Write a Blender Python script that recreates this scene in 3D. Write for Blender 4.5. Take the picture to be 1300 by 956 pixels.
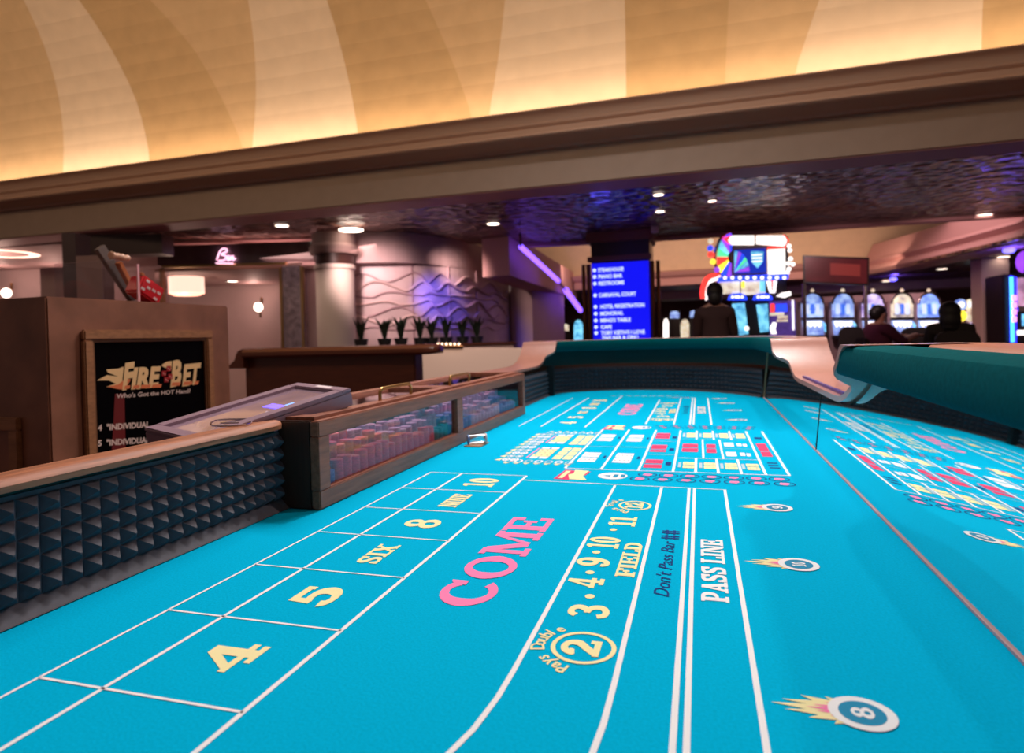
import bpy, bmesh, math, random
from mathutils import Vector, Matrix
random.seed(7)
PI = math.pi
S = bpy.context.scene
for o in list(bpy.data.objects):
    bpy.data.objects.remove(o)
COL = S.collection

# ------------------------------------------------------------------ camera
FPX, CX, CY, CH = 800.0, 650.0, 434.0, 0.40
FLOOR = -0.75
_d = Vector((887.7 - CX, 421.3 - CY, FPX)).normalized()        # table axis in lens coordinates (x right, y down, z forward)
_n = _d.cross(Vector((1, -0.0278, 0))).normalized()
if _n.y > 0: _n = -_n
_x = _d.cross(_n).normalized()
if _x.x < 0: _x = -_x
AX, AY, AZ = _x, _d, _n
c_r = Vector((AX.x, AY.x, AZ.x)); c_d = Vector((AX.y, AY.y, AZ.y)); c_f = Vector((AX.z, AY.z, AZ.z))
EYE = Vector((0, 0, CH))
cam = bpy.data.cameras.new('camera')
camo = bpy.data.objects.new('camera', cam); COL.objects.link(camo)
m = Matrix.Identity(4)
for i in range(3):
    m[i][0] = c_r[i]; m[i][1] = -c_d[i]; m[i][2] = -c_f[i]; m[i][3] = EYE[i]
camo.matrix_world = m
cam.sensor_width = 36.0; cam.sensor_fit = 'HORIZONTAL'
cam.lens = 36.0 * FPX / 1300.0
cam.shift_y = -(478 - CY) / 1300.0
cam.clip_start = 0.02; cam.clip_end = 200
cam.dof.use_dof = True; cam.dof.focus_distance = 1.15; cam.dof.aperture_fstop = 4.2
S.camera = camo

def ray(px, py): return c_r * (px - CX) + c_d * (py - CY) + c_f * FPX
def onz(px, py, z=0.0):
    v = ray(px, py); return EYE + v * ((z - CH) / v.z)
def onx(px, py, X):
    v = ray(px, py); return EYE + v * (X / v.x)
def ony(px, py, Y):
    v = ray(px, py); return EYE + v * (Y / v.y)
def atd(px, py, D): return EYE + ray(px, py) * (D / FPX)        # D = distance along the view axis

# ------------------------------------------------------------------ world, exposure, lights
S.view_settings.view_transform = 'Standard'
S.view_settings.look = 'None'
S.view_settings.gamma = 1.0
S.view_settings.use_curve_mapping = False
S.view_settings.exposure = 0.1
w = bpy.data.worlds.new('world'); S.world = w; w.use_nodes = True
w.node_tree.nodes['Background'].inputs[0].default_value = (1.0, 0.66, 0.58, 1)
w.node_tree.nodes['Background'].inputs[1].default_value = 0.11

def area(name, loc, to, sx, sy, power, col):
    l = bpy.data.lights.new(name, 'AREA'); l.shape = 'RECTANGLE'; l.size = sx; l.size_y = sy
    l.energy = power; l.color = col
    o = bpy.data.objects.new(name, l); COL.objects.link(o); o.location = loc
    o.rotation_euler = (Vector(to) - Vector(loc)).to_track_quat('-Z', 'Y').to_euler()
    return o
def spot(name, loc, to, power, col, ang=1.2, blend=0.6, r=0.12):
    l = bpy.data.lights.new(name, 'SPOT'); l.energy = power; l.color = col; l.spot_size = ang; l.spot_blend = blend; l.shadow_soft_size = r
    o = bpy.data.objects.new(name, l); COL.objects.link(o); o.location = loc
    o.rotation_euler = (Vector(to) - Vector(loc)).to_track_quat('-Z', 'Y').to_euler()
    return o
def point(name, loc, power, col, r=0.1):
    l = bpy.data.lights.new(name, 'POINT'); l.energy = power; l.color = col; l.shadow_soft_size = r
    o = bpy.data.objects.new(name, l); COL.objects.link(o); o.location = loc
    return o
# pit lighting hung over the table (above the frame)
area('pit_light', (-0.7, 4.1, 3.9), (-0.5, 2.2, 0), 1.6, 1.0, 125, (1.0, 0.94, 0.93))
spot('pit_spot', (-0.5, 3.6, 4.4), (-0.35, 0.8, 0), 260, (1.0, 0.96, 0.95), 1.0, 0.6, 0.12)
spot('pit_spot', (0.75, 4.9, 3.9), (0.0, 1.9, 0), 155, (1.0, 0.94, 0.93), 1.0, 0.6, 0.06)
spot('pit_spot', (-1.9, 4.6, 3.9), (-0.8, 1.6, 0), 130, (1.0, 0.78, 0.78), 1.0, 0.6, 0.08)
spot('pit_spot', (2.1, 2.6, 3.3), (-0.8, 1.9, 0.1), 165, (1.0, 0.76, 0.68), 0.95, 0.7, 0.10)  # warm side spot, added to brighten the case front
_m = atd(590, 460, 7.2); spot('cabinet_fill', _m + Vector((.6, -1.8, 1.6)), _m, 90, (1.0, 0.76, 0.64), 1.0, 0.8)  # added fill aimed at the cream cabinet, no lamp hangs here
spot('slot_front_fill', (1.6, 8.6, 2.0), (2.2, 11.4, 0.7), 130, (1.0, 0.66, 0.66), 1.1, 0.8)  # this spot and the next are added fills on the slot fronts
spot('slot_front_fill', (3.4, 8.8, 2.0), (3.8, 12.0, 0.7), 130, (1.0, 0.66, 0.64), 1.1, 0.8)
# cove lamps in the trough behind the cornice
area('cove_light', (-3.0, 6.72, 2.80), (-3.0, 6.3, 4.6), 20.0, 0.10, 160, (1.0, 0.75, 0.52))
# vault lamps on the far side of the vault, out of frame
area('vault_light', (-3.0, 0.5, 4.6), (-3.0, 6.6, 4.4), 14.0, 1.0, 120, (1.0, 0.72, 0.45))
# low ceiling zone
area('lounge_light', (-6.2, 8.6, 1.86), (-6.2, 9.2, 0), 3.0, 1.0, 45, (1.0, 0.66, 0.58))
_m = atd(560, 380, 10.2); spot('mural_light', _m + Vector((.3, -2.2, .6)), _m, 600, (0.14, 0.12, 1.0), 0.42, 0.9)
_m = atd(490, 375, 9.9); spot('mural_light', _m + Vector((.2, -2.0, .7)), _m, 260, (1.0, 0.70, 0.66), 0.9, 0.9)
_m = atd(610, 370, 11.3); spot('mural_light', _m + Vector((-.1, -2.2, .7)), _m, 300, (1.0, 0.70, 0.62), 0.6, 0.9)
_m = atd(436, 390, 9.2); spot('column_light', _m + Vector((.35, -1.4, 1.15)), _m, 320, (1.0, 0.84, 0.68), 0.8, 0.9)
area('slot_hall_light', (3.0, 12.6, 2.4), (3.0, 12.8, 0), 6.0, 2.5, 60, (1.0, 0.62, 0.60))
area('far_hall_light', (0.0, 15.0, 1.95), (0, 16.8, 2.6), 8.0, 0.5, 60, (1.0, 0.66, 0.46))

# ------------------------------------------------------------------ materials
def lin(c):
    if isinstance(c, str):
        c = [int(c[i:i + 2], 16) / 255 for i in (0, 2, 4)]
        return tuple((v / 12.92) if v <= 0.04045 else ((v + 0.055) / 1.055) ** 2.4 for v in c)
    return tuple(c)
MATS = {}
def mat(name, col, rough=0.5, metal=0.0, var=0.0, scale=20.0, bump=0.0, stretch=None, emit=0.0, ecol=None, trans=0.0, spec=0.5, col2=None, tex='noise', coat=0.0, detail=4.0, deep=0.01):
    if name in MATS: return MATS[name]
    m = bpy.data.materials.new(name); m.use_nodes = True
    nt = m.node_tree; b = nt.nodes['Principled BSDF']
    c = lin(col); b.inputs['Base Color'].default_value = (*c, 1)
    b.inputs['Roughness'].default_value = rough; b.inputs['Metallic'].default_value = metal
    b.inputs['Specular IOR Level'].default_value = spec
    b.inputs['Coat Weight'].default_value = coat
    if trans: b.inputs['Transmission Weight'].default_value = trans
    if emit:
        b.inputs['Emission Color'].default_value = (*lin(ecol or col), 1); b.inputs['Emission Strength'].default_value = emit
    if var or bump or col2:
        tc = nt.nodes.new('ShaderNodeTexCoord'); mp = nt.nodes.new('ShaderNodeMapping')
        nt.links.new(tc.outputs['Object'], mp.inputs[0])
        if stretch: mp.inputs['Scale'].default_value = stretch
        if tex == 'voronoi':
            n = nt.nodes.new('ShaderNodeTexVoronoi'); n.inputs['Scale'].default_value = scale; out = n.outputs['Distance']
        else:
            n = nt.nodes.new('ShaderNodeTexNoise'); n.inputs['Scale'].default_value = scale; n.inputs['Detail'].default_value = detail; out = n.outputs['Fac']
        nt.links.new(mp.outputs[0], n.inputs['Vector'])
        if var or col2:
            r = nt.nodes.new('ShaderNodeValToRGB')
            a = [max(0, v * (1 - var)) for v in c]
            z = lin(col2) if col2 else [min(1, v * (1 + var)) for v in c]
            r.color_ramp.elements[0].color = (*a, 1); r.color_ramp.elements[1].color = (*z, 1)
            r.color_ramp.elements[0].position = 0.3; r.color_ramp.elements[1].position = 0.7
            nt.links.new(out, r.inputs[0]); nt.links.new(r.outputs[0], b.inputs['Base Color'])
            if emit: nt.links.new(r.outputs[0], b.inputs['Emission Color'])
        if bump:
            bp = nt.nodes.new('ShaderNodeBump'); bp.inputs['Strength'].default_value = bump; bp.inputs['Distance'].default_value = deep
            nt.links.new(out, bp.inputs['Height']); nt.links.new(bp.outputs[0], b.inputs['Normal'])
    MATS[name] = m
    return m
def glass(name, tint=(0.9, 0.85, 0.88), alpha=0.15, rough=0.02, ior=1.12):
    """thin sheet of glass: mostly clear, mirror-like at grazing angles"""
    m = bpy.data.materials.new(name); m.use_nodes = True; nt = m.node_tree
    nt.nodes.remove(nt.nodes['Principled BSDF'])
    t = nt.nodes.new('ShaderNodeBsdfTransparent'); t.inputs[0].default_value = (*tint, 1)
    g = nt.nodes.new('ShaderNodeBsdfGlossy'); g.inputs['Roughness'].default_value = rough
    f = nt.nodes.new('ShaderNodeFresnel'); f.inputs[0].default_value = ior
    a = nt.nodes.new('ShaderNodeMath'); a.operation = 'ADD'; a.inputs[1].default_value = alpha * 0.3
    mx = nt.nodes.new('ShaderNodeMixShader')
    nt.links.new(f.outputs[0], a.inputs[0]); nt.links.new(a.outputs[0], mx.inputs[0])
    nt.links.new(t.outputs[0], mx.inputs[1]); nt.links.new(g.outputs[0], mx.inputs[2])
    nt.links.new(mx.outputs[0], nt.nodes['Material Output'].inputs[0])
    return m
def emi(name, col, s=1.0, var=0.0, scale=8.0, col2=None):
    if name in MATS: return MATS[name]
    return mat(name, col, 0.4, emit=s, var=var, scale=scale, col2=col2)

FELT = mat('blue_felt', (0.0, 0.43, 0.70), 0.95, var=0.09, scale=260, bump=0.08, spec=0.02, detail=6)
TEAL = mat('teal_felt_wall', (0.0, 0.088, 0.098), 0.95, var=0.12, scale=120, bump=0.06, spec=0.03)
RUBBER = mat('rubber', (0.072, 0.070, 0.088), 0.6, var=0.15, scale=60, spec=0.25)
WOODL = mat('light_oak', '9c5f3e', 0.6, var=0.3, scale=9, stretch=(14, 1, 14), bump=0.05)
WOODP = mat('pink_laminate', 'b98274', 0.33, var=0.05, scale=30, coat=0.3)
WOODO = mat('orange_oak', 'a8623c', 0.45, var=0.12, scale=10, stretch=(12, 1, 12))
WOODC = mat('case_walnut', '8e5640', 0.45, var=0.28, scale=8, stretch=(14, 1, 14), bump=0.06)
WOODD = mat('case_walnut_dark', '3a2117', 0.5, var=0.2, scale=8, stretch=(14, 14, 1))
WOODT = mat('table_mahogany', '5c2c18', 0.4, var=0.18, scale=6, stretch=(1, 8, 8), coat=0.3)
MIRROR = mat('mirror_glass', (0.82, 0.88, 0.88), 0.02, 1.0)
BRASS = mat('brass', 'b8925a', 0.3, 1.0)
BRONZE = mat('bronze', '6a4a30', 0.3, 1.0)
BLACK = mat('black_plastic', (0.012, 0.012, 0.014), 0.45)
WHITE = mat('print_white', (0.84, 0.87, 0.88), 0.9, spec=0.1)
CREAM = mat('print_cream', (0.88, 0.82, 0.44), 0.9, spec=0.1)
PINK = mat('print_pink', (0.95, 0.24, 0.48), 0.9, spec=0.1)
RED = mat('print_red', (0.75, 0.06, 0.16), 0.9, spec=0.1)
NAVY = mat('print_navy', (0.01, 0.05, 0.22), 0.9, spec=0.1)
GREYB = mat('print_pale_blue', (0.42, 0.60, 0.68), 0.9, spec=0.1)
GLASS = glass('case_glass', (0.92, 0.86, 0.90), 0.35, ior=1.25)
GFRONT = glass('case_front_glass', (0.96, 0.92, 0.95), 0.22, rough=0.05, ior=1.03)

# ------------------------------------------------------------------ mesh helpers
class MB:
    def __init__(s): s.v = []; s.f = []; s.mi = []; s.cur = 0
    def add(s, vs, fs):
        b = len(s.v); s.v += [tuple(p) for p in vs]
        for f in fs: s.f.append([b + i for i in f]); s.mi.append(s.cur)
        return s
    def box(s, x0, y0, z0, x1, y1, z1):
        p = [(x, y, z) for z in (z0, z1) for y in (y0, y1) for x in (x0, x1)]
        return s.add(p, [(0, 2, 3, 1), (4, 5, 7, 6), (0, 1, 5, 4), (2, 6, 7, 3), (0, 4, 6, 2), (1, 3, 7, 5)])
    def obox(s, c, ux, uy, uz, x0, y0, z0, x1, y1, z1):
        c = Vector(c)
        p = [c + ux * x + uy * y + uz * z for z in (z0, z1) for y in (y0, y1) for x in (x0, x1)]
        return s.add(p, [(0, 2, 3, 1), (4, 5, 7, 6), (0, 1, 5, 4), (2, 6, 7, 3), (0, 4, 6, 2), (1, 3, 7, 5)])
    def prism(s, pts, d):
        """polygon (3d points) extruded by vector d"""
        n = len(pts); d = Vector(d); pts = [Vector(p) for p in pts]
        vs = pts + [p + d for p in pts]
        fs = [list(range(n))[::-1], list(range(n, 2 * n))] + [(i, (i + 1) % n, n + (i + 1) % n, n + i) for i in range(n)]
        return s.add(vs, fs)
    def tube(s, pts, r, n=8, closed=False, cap=True):
        pts = [Vector(p) for p in pts]; rings = []
        rr = r if isinstance(r, (list, tuple)) else [r] * len(pts)
        N = len(pts); up = None
        for i, p in enumerate(pts):
            if closed: t = pts[(i + 1) % N] - pts[i - 1]
            else: t = pts[min(i + 1, N - 1)] - pts[max(i - 1, 0)]
            t.normalize()
            if up is None:
                up = Vector((0, 0, 1)) if abs(t.z) < 0.9 else Vector((1, 0, 0))
            a = t.cross(up)
            if a.length < 1e-5: a = t.cross(Vector((0, 1, 0)))
            a.normalize(); b = a.cross(t).normalized(); up = b
            rings.append([p + (a * math.cos(2 * PI * k / n) + b * math.sin(2 * PI * k / n)) * rr[i] for k in range(n)])
        vs = [q for r_ in rings for q in r_]; fs = []
        for i in range(N if closed else N - 1):
            j = (i + 1) % N
            for k in range(n):
                fs.append((i * n + k, i * n + (k + 1) % n, j * n + (k + 1) % n, j * n + k))
        if cap and not closed:
            fs += [list(range(n))[::-1], [(N - 1) * n + k for k in range(n)]]
        return s.add(vs, fs)
    def lathe(s, c, prof, n=24, a0=0, a1=2 * PI):
        c = Vector(c); full = abs(a1 - a0 - 2 * PI) < 1e-4; K = n if full else n + 1
        vs = []
        for (r, z) in prof:
            for k in range(K):
                a = a0 + (a1 - a0) * k / n
                vs.append(c + Vector((r * math.cos(a), r * math.sin(a), z)))
        fs = []
        for i in range(len(prof) - 1):
            for k in range(n):
                k2 = (k + 1) % K
                fs.append((i * K + k, i * K + k2, (i + 1) * K + k2, (i + 1) * K + k))
        return s.add(vs, fs)
    def ball(s, c, rx, ry=None, rz=None, n=12, m_=8):
        ry = ry or rx; rz = rz or rx; c = Vector(c); vs = []; fs = []
        for i in range(m_ + 1):
            t = PI * i / m_
            for k in range(n):
                a = 2 * PI * k / n
                vs.append(c + Vector((rx * math.sin(t) * math.cos(a), ry * math.sin(t) * math.sin(a), rz * math.cos(t))))
        for i in range(m_):
            for k in range(n):
                fs.append((i * n + k, (i + 1) * n + k, (i + 1) * n + (k + 1) % n, i * n + (k + 1) % n))
        return s.add(vs, fs)
    def strip(s, a, b):
        """quad strip between two rows of points"""
        n = len(a); return s.add(list(a) + list(b), [(i, i + 1, n + i + 1, n + i) for i in range(n - 1)])
    def loft(s, rings, closed_ring=True, cap=False):
        n = len(rings[0]); vs = [p for r in rings for p in r]; fs = []
        for i in range(len(rings) - 1):
            for k in range(n if closed_ring else n - 1):
                k2 = (k + 1) % n
                fs.append((i * n + k, i * n + k2, (i + 1) * n + k2, (i + 1) * n + k))
        if cap:
            fs += [list(range(n)), [(len(rings) - 1) * n + k for k in range(n)][::-1]]
        return s.add(vs, fs)
    def build(s, name, mats, parent=None, smooth=False, bevel=0.0, org=None, fixn=True):
        me = bpy.data.meshes.new(name)
        vs = s.v
        if org is not None: vs = [tuple(Vector(p) - Vector(org)) for p in vs]
        me.from_pydata(vs, [], s.f)
        if not isinstance(mats, (list, tuple)): mats = [mats]
        for mm in mats: me.materials.append(mm)
        if len(mats) > 1:
            me.polygons.foreach_set('material_index', s.mi)
        if fixn or bevel:
            bm = bmesh.new(); bm.from_mesh(me)
            bmesh.ops.recalc_face_normals(bm, faces=bm.faces)
            if bevel:
                es = [e for e in bm.edges if len(e.link_faces) == 2 and e.calc_face_angle(0) > 0.6]
                bmesh.ops.bevel(bm, geom=es, offset=bevel, segments=2, affect='EDGES', clamp_overlap=True)
            bm.to_mesh(me); bm.free()
        if smooth:
            me.polygons.foreach_set('use_smooth', [True] * len(me.polygons))
            if smooth != 'all':
                try: me.set_sharp_from_angle(angle=0.7)
                except Exception: pass
        o = bpy.data.objects.new(name, me); COL.objects.link(o)
        if org is not None: o.location = org
        if parent is not None:
            o.parent = parent
            o.matrix_parent_inverse = Matrix.Identity(4)
            pw = Vector((0, 0, 0)); q = parent
            while q is not None: pw += q.location; q = q.parent
            o.location = Vector(o.location) - pw
        return o
def thing(name, label, cat, loc=(0, 0, 0), group=None):
    o = bpy.data.objects.new(name, None); COL.objects.link(o); o.location = loc; o.empty_display_size = 0.1
    o['label'] = label; o['category'] = cat
    if group: o['group'] = group
    return o
def tag(o, label, cat, group=None):
    o['label'] = label; o['category'] = cat
    if group: o['group'] = group
    return o
def struct(o, label=None):
    o['kind'] = 'structure'
    if label: o['label'] = label
    return o
def catmull(pts, n=8, closed=False):
    out = []; P = [Vector(p) for p in pts]; N = len(P)
    for i in range(N if closed else N - 1):
        p0 = P[(i - 1) % N] if (closed or i > 0) else P[0]
        p1 = P[i]; p2 = P[(i + 1) % N]
        p3 = P[(i + 2) % N] if (closed or i + 2 < N) else P[-1]
        for k in range(n):
            t = k / n
            out.append(0.5 * ((2 * p1) + (p2 - p0) * t + (2 * p0 - 5 * p1 + 4 * p2 - p3) * t * t + (3 * p1 - p0 - 3 * p2 + p3) * t ** 3))
    if not closed: out.append(P[-1])
    return out

# ------------------------------------------------------------------ lettering: a slab-serif alphabet of strokes and bars
def arc(cx, cy, rx, ry, a0, a1, w0, w1, n=20):
    """elliptic arc stroke; width w0 at the sides, w1 at top and bottom"""
    out = []
    for i in range(n + 1):
        a = math.radians(a0 + (a1 - a0) * i / n)
        out.append((cx + rx * math.cos(a), cy + ry * math.sin(a), w0 + (w1 - w0) * abs(math.sin(a))))
    return ('s', out)
def R_(x0, y0, x1, y1): return ('p', [(x0, y0), (x1, y0), (x1, y1), (x0, y1)])
def D_(x0, y0, x1, y1, w): return ('p', [(x0 - w / 2, y0), (x0 + w / 2, y0), (x1 + w / 2, y1), (x1 - w / 2, y1)])
SB = 0.13
GL = {
 'C': (0.78, [arc(.42, .5, .31, .42, 38, 325, .22, .15, 28), ('p', [(.60, .66), (.74, .66), (.74, .98), (.66, .94)])]),
 'O': (0.86, [arc(.43, .5, .31, .42, 0, 360, .22, .15, 32)]),
 'M': (1.06, [R_(.08, .05, .22, .95), R_(.80, .05, 1.0, .95), D_(.20, .95, .50, .12, .2), D_(.84, .95, .53, .12, .1), R_(0, 0, .32, SB), R_(.70, 0, 1.06, SB), R_(0, 1 - SB, .26, 1), R_(.80, 1 - SB, 1.06, 1)]),
 'E': (0.78, [R_(.08, 0, .28, 1), R_(0, 0, .72, SB), R_(0, 1 - SB, .70, 1), R_(.2, .44, .52, .56), R_(.60, 0, .74, .32), R_(.58, .68, .72, 1), R_(.46, .34, .56, .66)]),
 'F': (0.74, [R_(.08, 0, .28, 1), R_(0, 0, .42, SB), R_(0, 1 - SB, .70, 1), R_(.2, .42, .52, .55), R_(.58, .66, .72, 1), R_(.46, .32, .56, .66)]),
 'L': (0.72, [R_(.08, 0, .28, 1), R_(0, 0, .70, SB), R_(0, 1 - SB, .40, 1), R_(.58, 0, .72, .36)]),
 'I': (0.42, [R_(.11, 0, .31, 1), R_(0, 0, .42, SB), R_(0, 1 - SB, .42, 1)]),
 'N': (0.90, [R_(.10, 0, .22, 1), R_(.68, 0, .80, 1), D_(.20, .97, .70, .03, .22), R_(0, 0, .34, SB), R_(0, 1 - SB, .3, 1), R_(.56, 1 - SB, .90, 1)]),
 'D': (0.84, [R_(.08, 0, .28, 1), ('s', [(.2, .935, .13), (.45, .92, .15), (.66, .74, .2), (.69, .5, .22), (.66, .26, .2), (.45, .08, .15), (.2, .065, .13)]), R_(0, 0, .3, SB), R_(0, 1 - SB, .3, 1)]),
 'P': (0.78, [R_(.08, 0, .28, 1), ('s', [(.2, .935, .13), (.46, .92, .15), (.63, .80, .19), (.64, .68, .2), (.6, .54, .18), (.45, .44, .14), (.2, .43, .13)]), R_(0, 0, .42, SB), R_(0, 1 - SB, .3, 1)]),
 'A': (0.90, [D_(.16, .03, .44, .98, .10), D_(.72, .03, .45, .98, .21), R_(.24, .26, .66, .38), R_(0, 0, .34, SB), R_(.52, 0, .90, SB)]),
 'S': (0.74, [('s', [(.63, .70, .12), (.56, .86, .14), (.38, .92, .14), (.18, .85, .17), (.14, .70, .2), (.26, .56, .2), (.48, .46, .2), (.60, .32, .2), (.56, .14, .17), (.36, .07, .14), (.17, .13, .14), (.10, .30, .12)]), R_(.56, .66, .68, .99), R_(.05, 0, .16, .34)]),
 'X': (0.90, [D_(.16, .03, .72, .97, .12), D_(.72, .03, .16, .97, .23), R_(0, 0, .34, SB), R_(.54, 0, .9, SB), R_(0, 1 - SB, .36, 1), R_(.56, 1 - SB, .9, 1)]),
 '0': (0.66, [arc(.33, .5, .22, .42, 0, 360, .20, .14, 28)]),
 '1': (0.46, [R_(.13, 0, .33, 1), R_(0, 0, .46, SB), ('p', [(.0, .80), (.2, .86), (.33, 1), (.15, 1), (.0, .90)])]),
 '2': (0.70, [arc(.32, .70, .21, .22, 170, -10, .16, .15, 16), ('s', [(.53, .69, .18), (.50, .54, .18), (.32, .34, .17), (.14, .12, .16)]), R_(.02, 0, .60, .17), R_(.52, 0, .66, .28), ('s', [(.14, .78, .2), (.13, .68, .21), (.14, .62, .16)])]),
 '3': (0.68, [('s', [(.10, .78, .16), (.18, .90, .15), (.36, .93, .14), (.52, .83, .18), (.52, .68, .19), (.40, .56, .15), (.26, .53, .12)]), ('s', [(.26, .53, .12), (.44, .49, .15), (.57, .36, .19), (.55, .18, .18), (.36, .07, .14), (.16, .11, .15), (.09, .26, .17)])]),
 '4': (0.74, [R_(.40, 0, .60, 1), R_(.02, .22, .74, .36), ('p', [(.02, .24), (.16, .24), (.56, 1), (.40, 1)]), R_(.28, 0, .72, SB)]),
 '5': (0.68, [R_(.10, .82, .60, 1), ('p', [(.10, 1), (.24, 1), (.20, .48), (.06, .48)]), ('s', [(.10, .52, .12), (.26, .60, .14), (.46, .56, .18), (.54, .36, .2), (.48, .15, .18), (.30, .07, .14), (.14, .12, .15), (.09, .25, .17)]), R_(.52, .76, .62, 1)]),
 '8': (0.70, [arc(.35, .72, .19, .20, 0, 360, .19, .13, 22), arc(.35, .28, .235, .22, 0, 360, .21, .13, 22)]),
 '9': (0.68, [arc(.33, .66, .21, .26, 0, 360, .19, .14, 24), ('s', [(.54, .62, .2), (.53, .38, .2), (.42, .14, .17), (.26, .07, .14), (.13, .14, .16), (.12, .24, .17)])]),
 '.': (0.34, [arc(.17, .5, .05, .05, 0, 360, .1, .1, 10)]),
 ' ': (0.36, []),
}
def slab_polys(text, gap=0.05):
    polys = []; x = 0
    for ch in text:
        wd, ops = GL[ch]; bf = 1.22 if ch in '0235896' else 1.0
        for op in ops:
            if op[0] == 'p': polys.append([(px + x, py) for px, py in op[1]])
            else:
                pts = op[1]
                if len(pts) < 17:
                    q = catmull([(a, b, c) for a, b, c in pts], 5)
                    pts = [tuple(v) for v in q]
                L, Rr = [], []
                for i, (a, b, c) in enumerate(pts):
                    a0, b0 = pts[max(i - 1, 0)][:2]; a1, b1 = pts[min(i + 1, len(pts) - 1)][:2]
                    if (pts[0][0] - pts[-1][0]) ** 2 + (pts[0][1] - pts[-1][1]) ** 2 < 1e-6 and i in (0, len(pts) - 1):
                        a0, b0 = pts[-2][:2]; a1, b1 = pts[1][:2]
                    tx, ty = a1 - a0, b1 - b0; l = math.hypot(tx, ty) or 1
                    nx, ny = -ty / l * c * bf / 2, tx / l * c * bf / 2
                    L.append((a + nx + x, b + ny)); Rr.append((a - nx + x, b - ny))
                for i in range(len(pts) - 1): polys.append([L[i], L[i + 1], Rr[i + 1], Rr[i]])
        x += wd + gap
    return polys, x - gap
_tc = {}
def font_polys(text, shear=0.0, align='LEFT', bold=0.0, spacing=1.0):
    key = (text, shear, align, bold, spacing)
    if key in _tc: return _tc[key]
    cu = bpy.data.curves.new('t', 'FONT'); cu.body = text; cu.size = 1.0; cu.shear = shear; cu.align_x = align
    cu.resolution_u = 3; cu.offset = bold; cu.space_character = spacing
    o = bpy.data.objects.new('t', cu); COL.objects.link(o)
    dg = bpy.context.evaluated_depsgraph_get(); me = bpy.data.meshes.new_from_object(o.evaluated_get(dg))
    polys = [[(me.vertices[i].co.x, me.vertices[i].co.y) for i in p.vertices] for p in me.polygons]
    xs = [x for p in polys for x, y in p] or [0]
    r = (polys, max(xs) - min(xs), min(xs))
    bpy.data.objects.remove(o); bpy.data.meshes.remove(me); bpy.data.curves.remove(cu)
    _tc[key] = r
    return r
def decal(name, polys, O, U, V, material, parent, up=None):
    """flat print: 2d polygons laid on a surface at O with axes U, V"""
    O = Vector(O); U = Vector(U); V = Vector(V); b = MB()
    n = U.cross(V).normalized()
    for k, p in enumerate(polys):
        ar = sum(p[i][0] * p[(i + 1) % len(p)][1] - p[(i + 1) % len(p)][0] * p[i][1] for i in range(len(p)))
        if ar < 0: p = p[::-1]
        b.add([O + U * x + V * y + n * (0.000003 * (k % 60)) for x, y in p], [list(range(len(p)))])
    return b.build(name, material, parent, fixn=False)
def slab(name, text, O, U, V, material, parent, width=None, bold=0.0):
    polys, wd = slab_polys(text)
    if bold: polys = polys + [[(x + bold, y) for x, y in p] for p in polys]; wd += bold
    U = Vector(U)
    if width: U = U * (width / wd / U.length)
    return decal(name, polys, O, U, V, material, parent)
def fontd(name, text, O, U, V, material, parent, width=None, **k):
    polys, wd, x0 = font_polys(text, **k)
    U = Vector(U)
    if width: U = U * (width / wd / U.length)
    return decal(name, polys, O, U, V, material, parent)
def ellipse(cx, cy, rx, ry, n=28): return [(cx + rx * math.cos(2 * PI * k / n), cy + ry * math.sin(2 * PI * k / n)) for k in range(n)]
def ringp(cx, cy, rx, ry, w, n=32):
    o = ellipse(cx, cy, rx, ry, n); i = ellipse(cx, cy, rx - w, ry - w, n)
    return [[o[k], o[(k + 1) % n], i[(k + 1) % n], i[k]] for k in range(n)]

# ================================================================== THE ROOM
CARPET = mat('carpet', '4a2226', 0.95, var=0.4, scale=3.0)
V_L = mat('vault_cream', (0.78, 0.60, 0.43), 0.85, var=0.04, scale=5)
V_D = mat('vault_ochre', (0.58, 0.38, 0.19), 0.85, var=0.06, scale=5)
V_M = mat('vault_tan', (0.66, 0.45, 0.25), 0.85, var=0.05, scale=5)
CORN = mat('cornice_paint', (0.52, 0.34, 0.25), 0.6)
FASC = mat('fascia_paint', (0.36, 0.26, 0.20), 0.7, var=0.04, scale=6)
SOFF = mat('soffit_paint', (0.50, 0.24, 0.24), 0.6)
MAUVE = mat('mauve_paint', (0.46, 0.32, 0.33), 0.7, var=0.04, scale=4)
PALE = mat('pale_wall', (0.62, 0.47, 0.46), 0.75, var=0.03, scale=4)
DARKC = mat('embossed_dark_ceiling', (0.014, 0.006, 0.005), 0.26, col2=(0.24, 0.115, 0.085), scale=6.5, bump=1.0, spec=0.7, tex='voronoi', deep=0.05)
PINKB = mat('pink_bulkhead', (0.60, 0.33, 0.32), 0.7)

b = MB(); b.box(-16, -3, FLOOR - 0.1, 12, 34, FLOOR)
struct(b.build('floor', CARPET))

# cornice, fascia and soffit of the big beam (runs across the room)
BY = 6.5
b = MB()
def hround(y, z0, z1, r, n=6):
    return [(y - r * math.sin(PI * i / n), z0 + (z1 - z0) * i / n) for i in range(n + 1)]
corn = [(6.5, 2.362), (6.45, 2.362), (6.44, 2.385), (6.36, 2.40)] + hround(6.27, 2.41, 2.475, .06) + [(6.33, 2.485), (6.355, 2.51), (6.35, 2.555)] + hround(6.335, 2.565, 2.60, .02) + [(6.345, 2.61), (6.335, 2.65), (6.31, 2.68)] + hround(6.29, 2.69, 2.725, .03) + [(6.33, 2.725), (6.35, 2.68), (6.93, 2.66), (6.93, 2.362)]
def extr_x(b, prof, x0, x1): b.loft([[(x0, y, z) for y, z in prof], [(x1, y, z) for y, z in prof]], cap=True)
extr_x(b, [(6.50, 1.99), (6.50, 2.36), (6.93, 2.36), (6.93, 1.99)], -15, 8)
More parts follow.
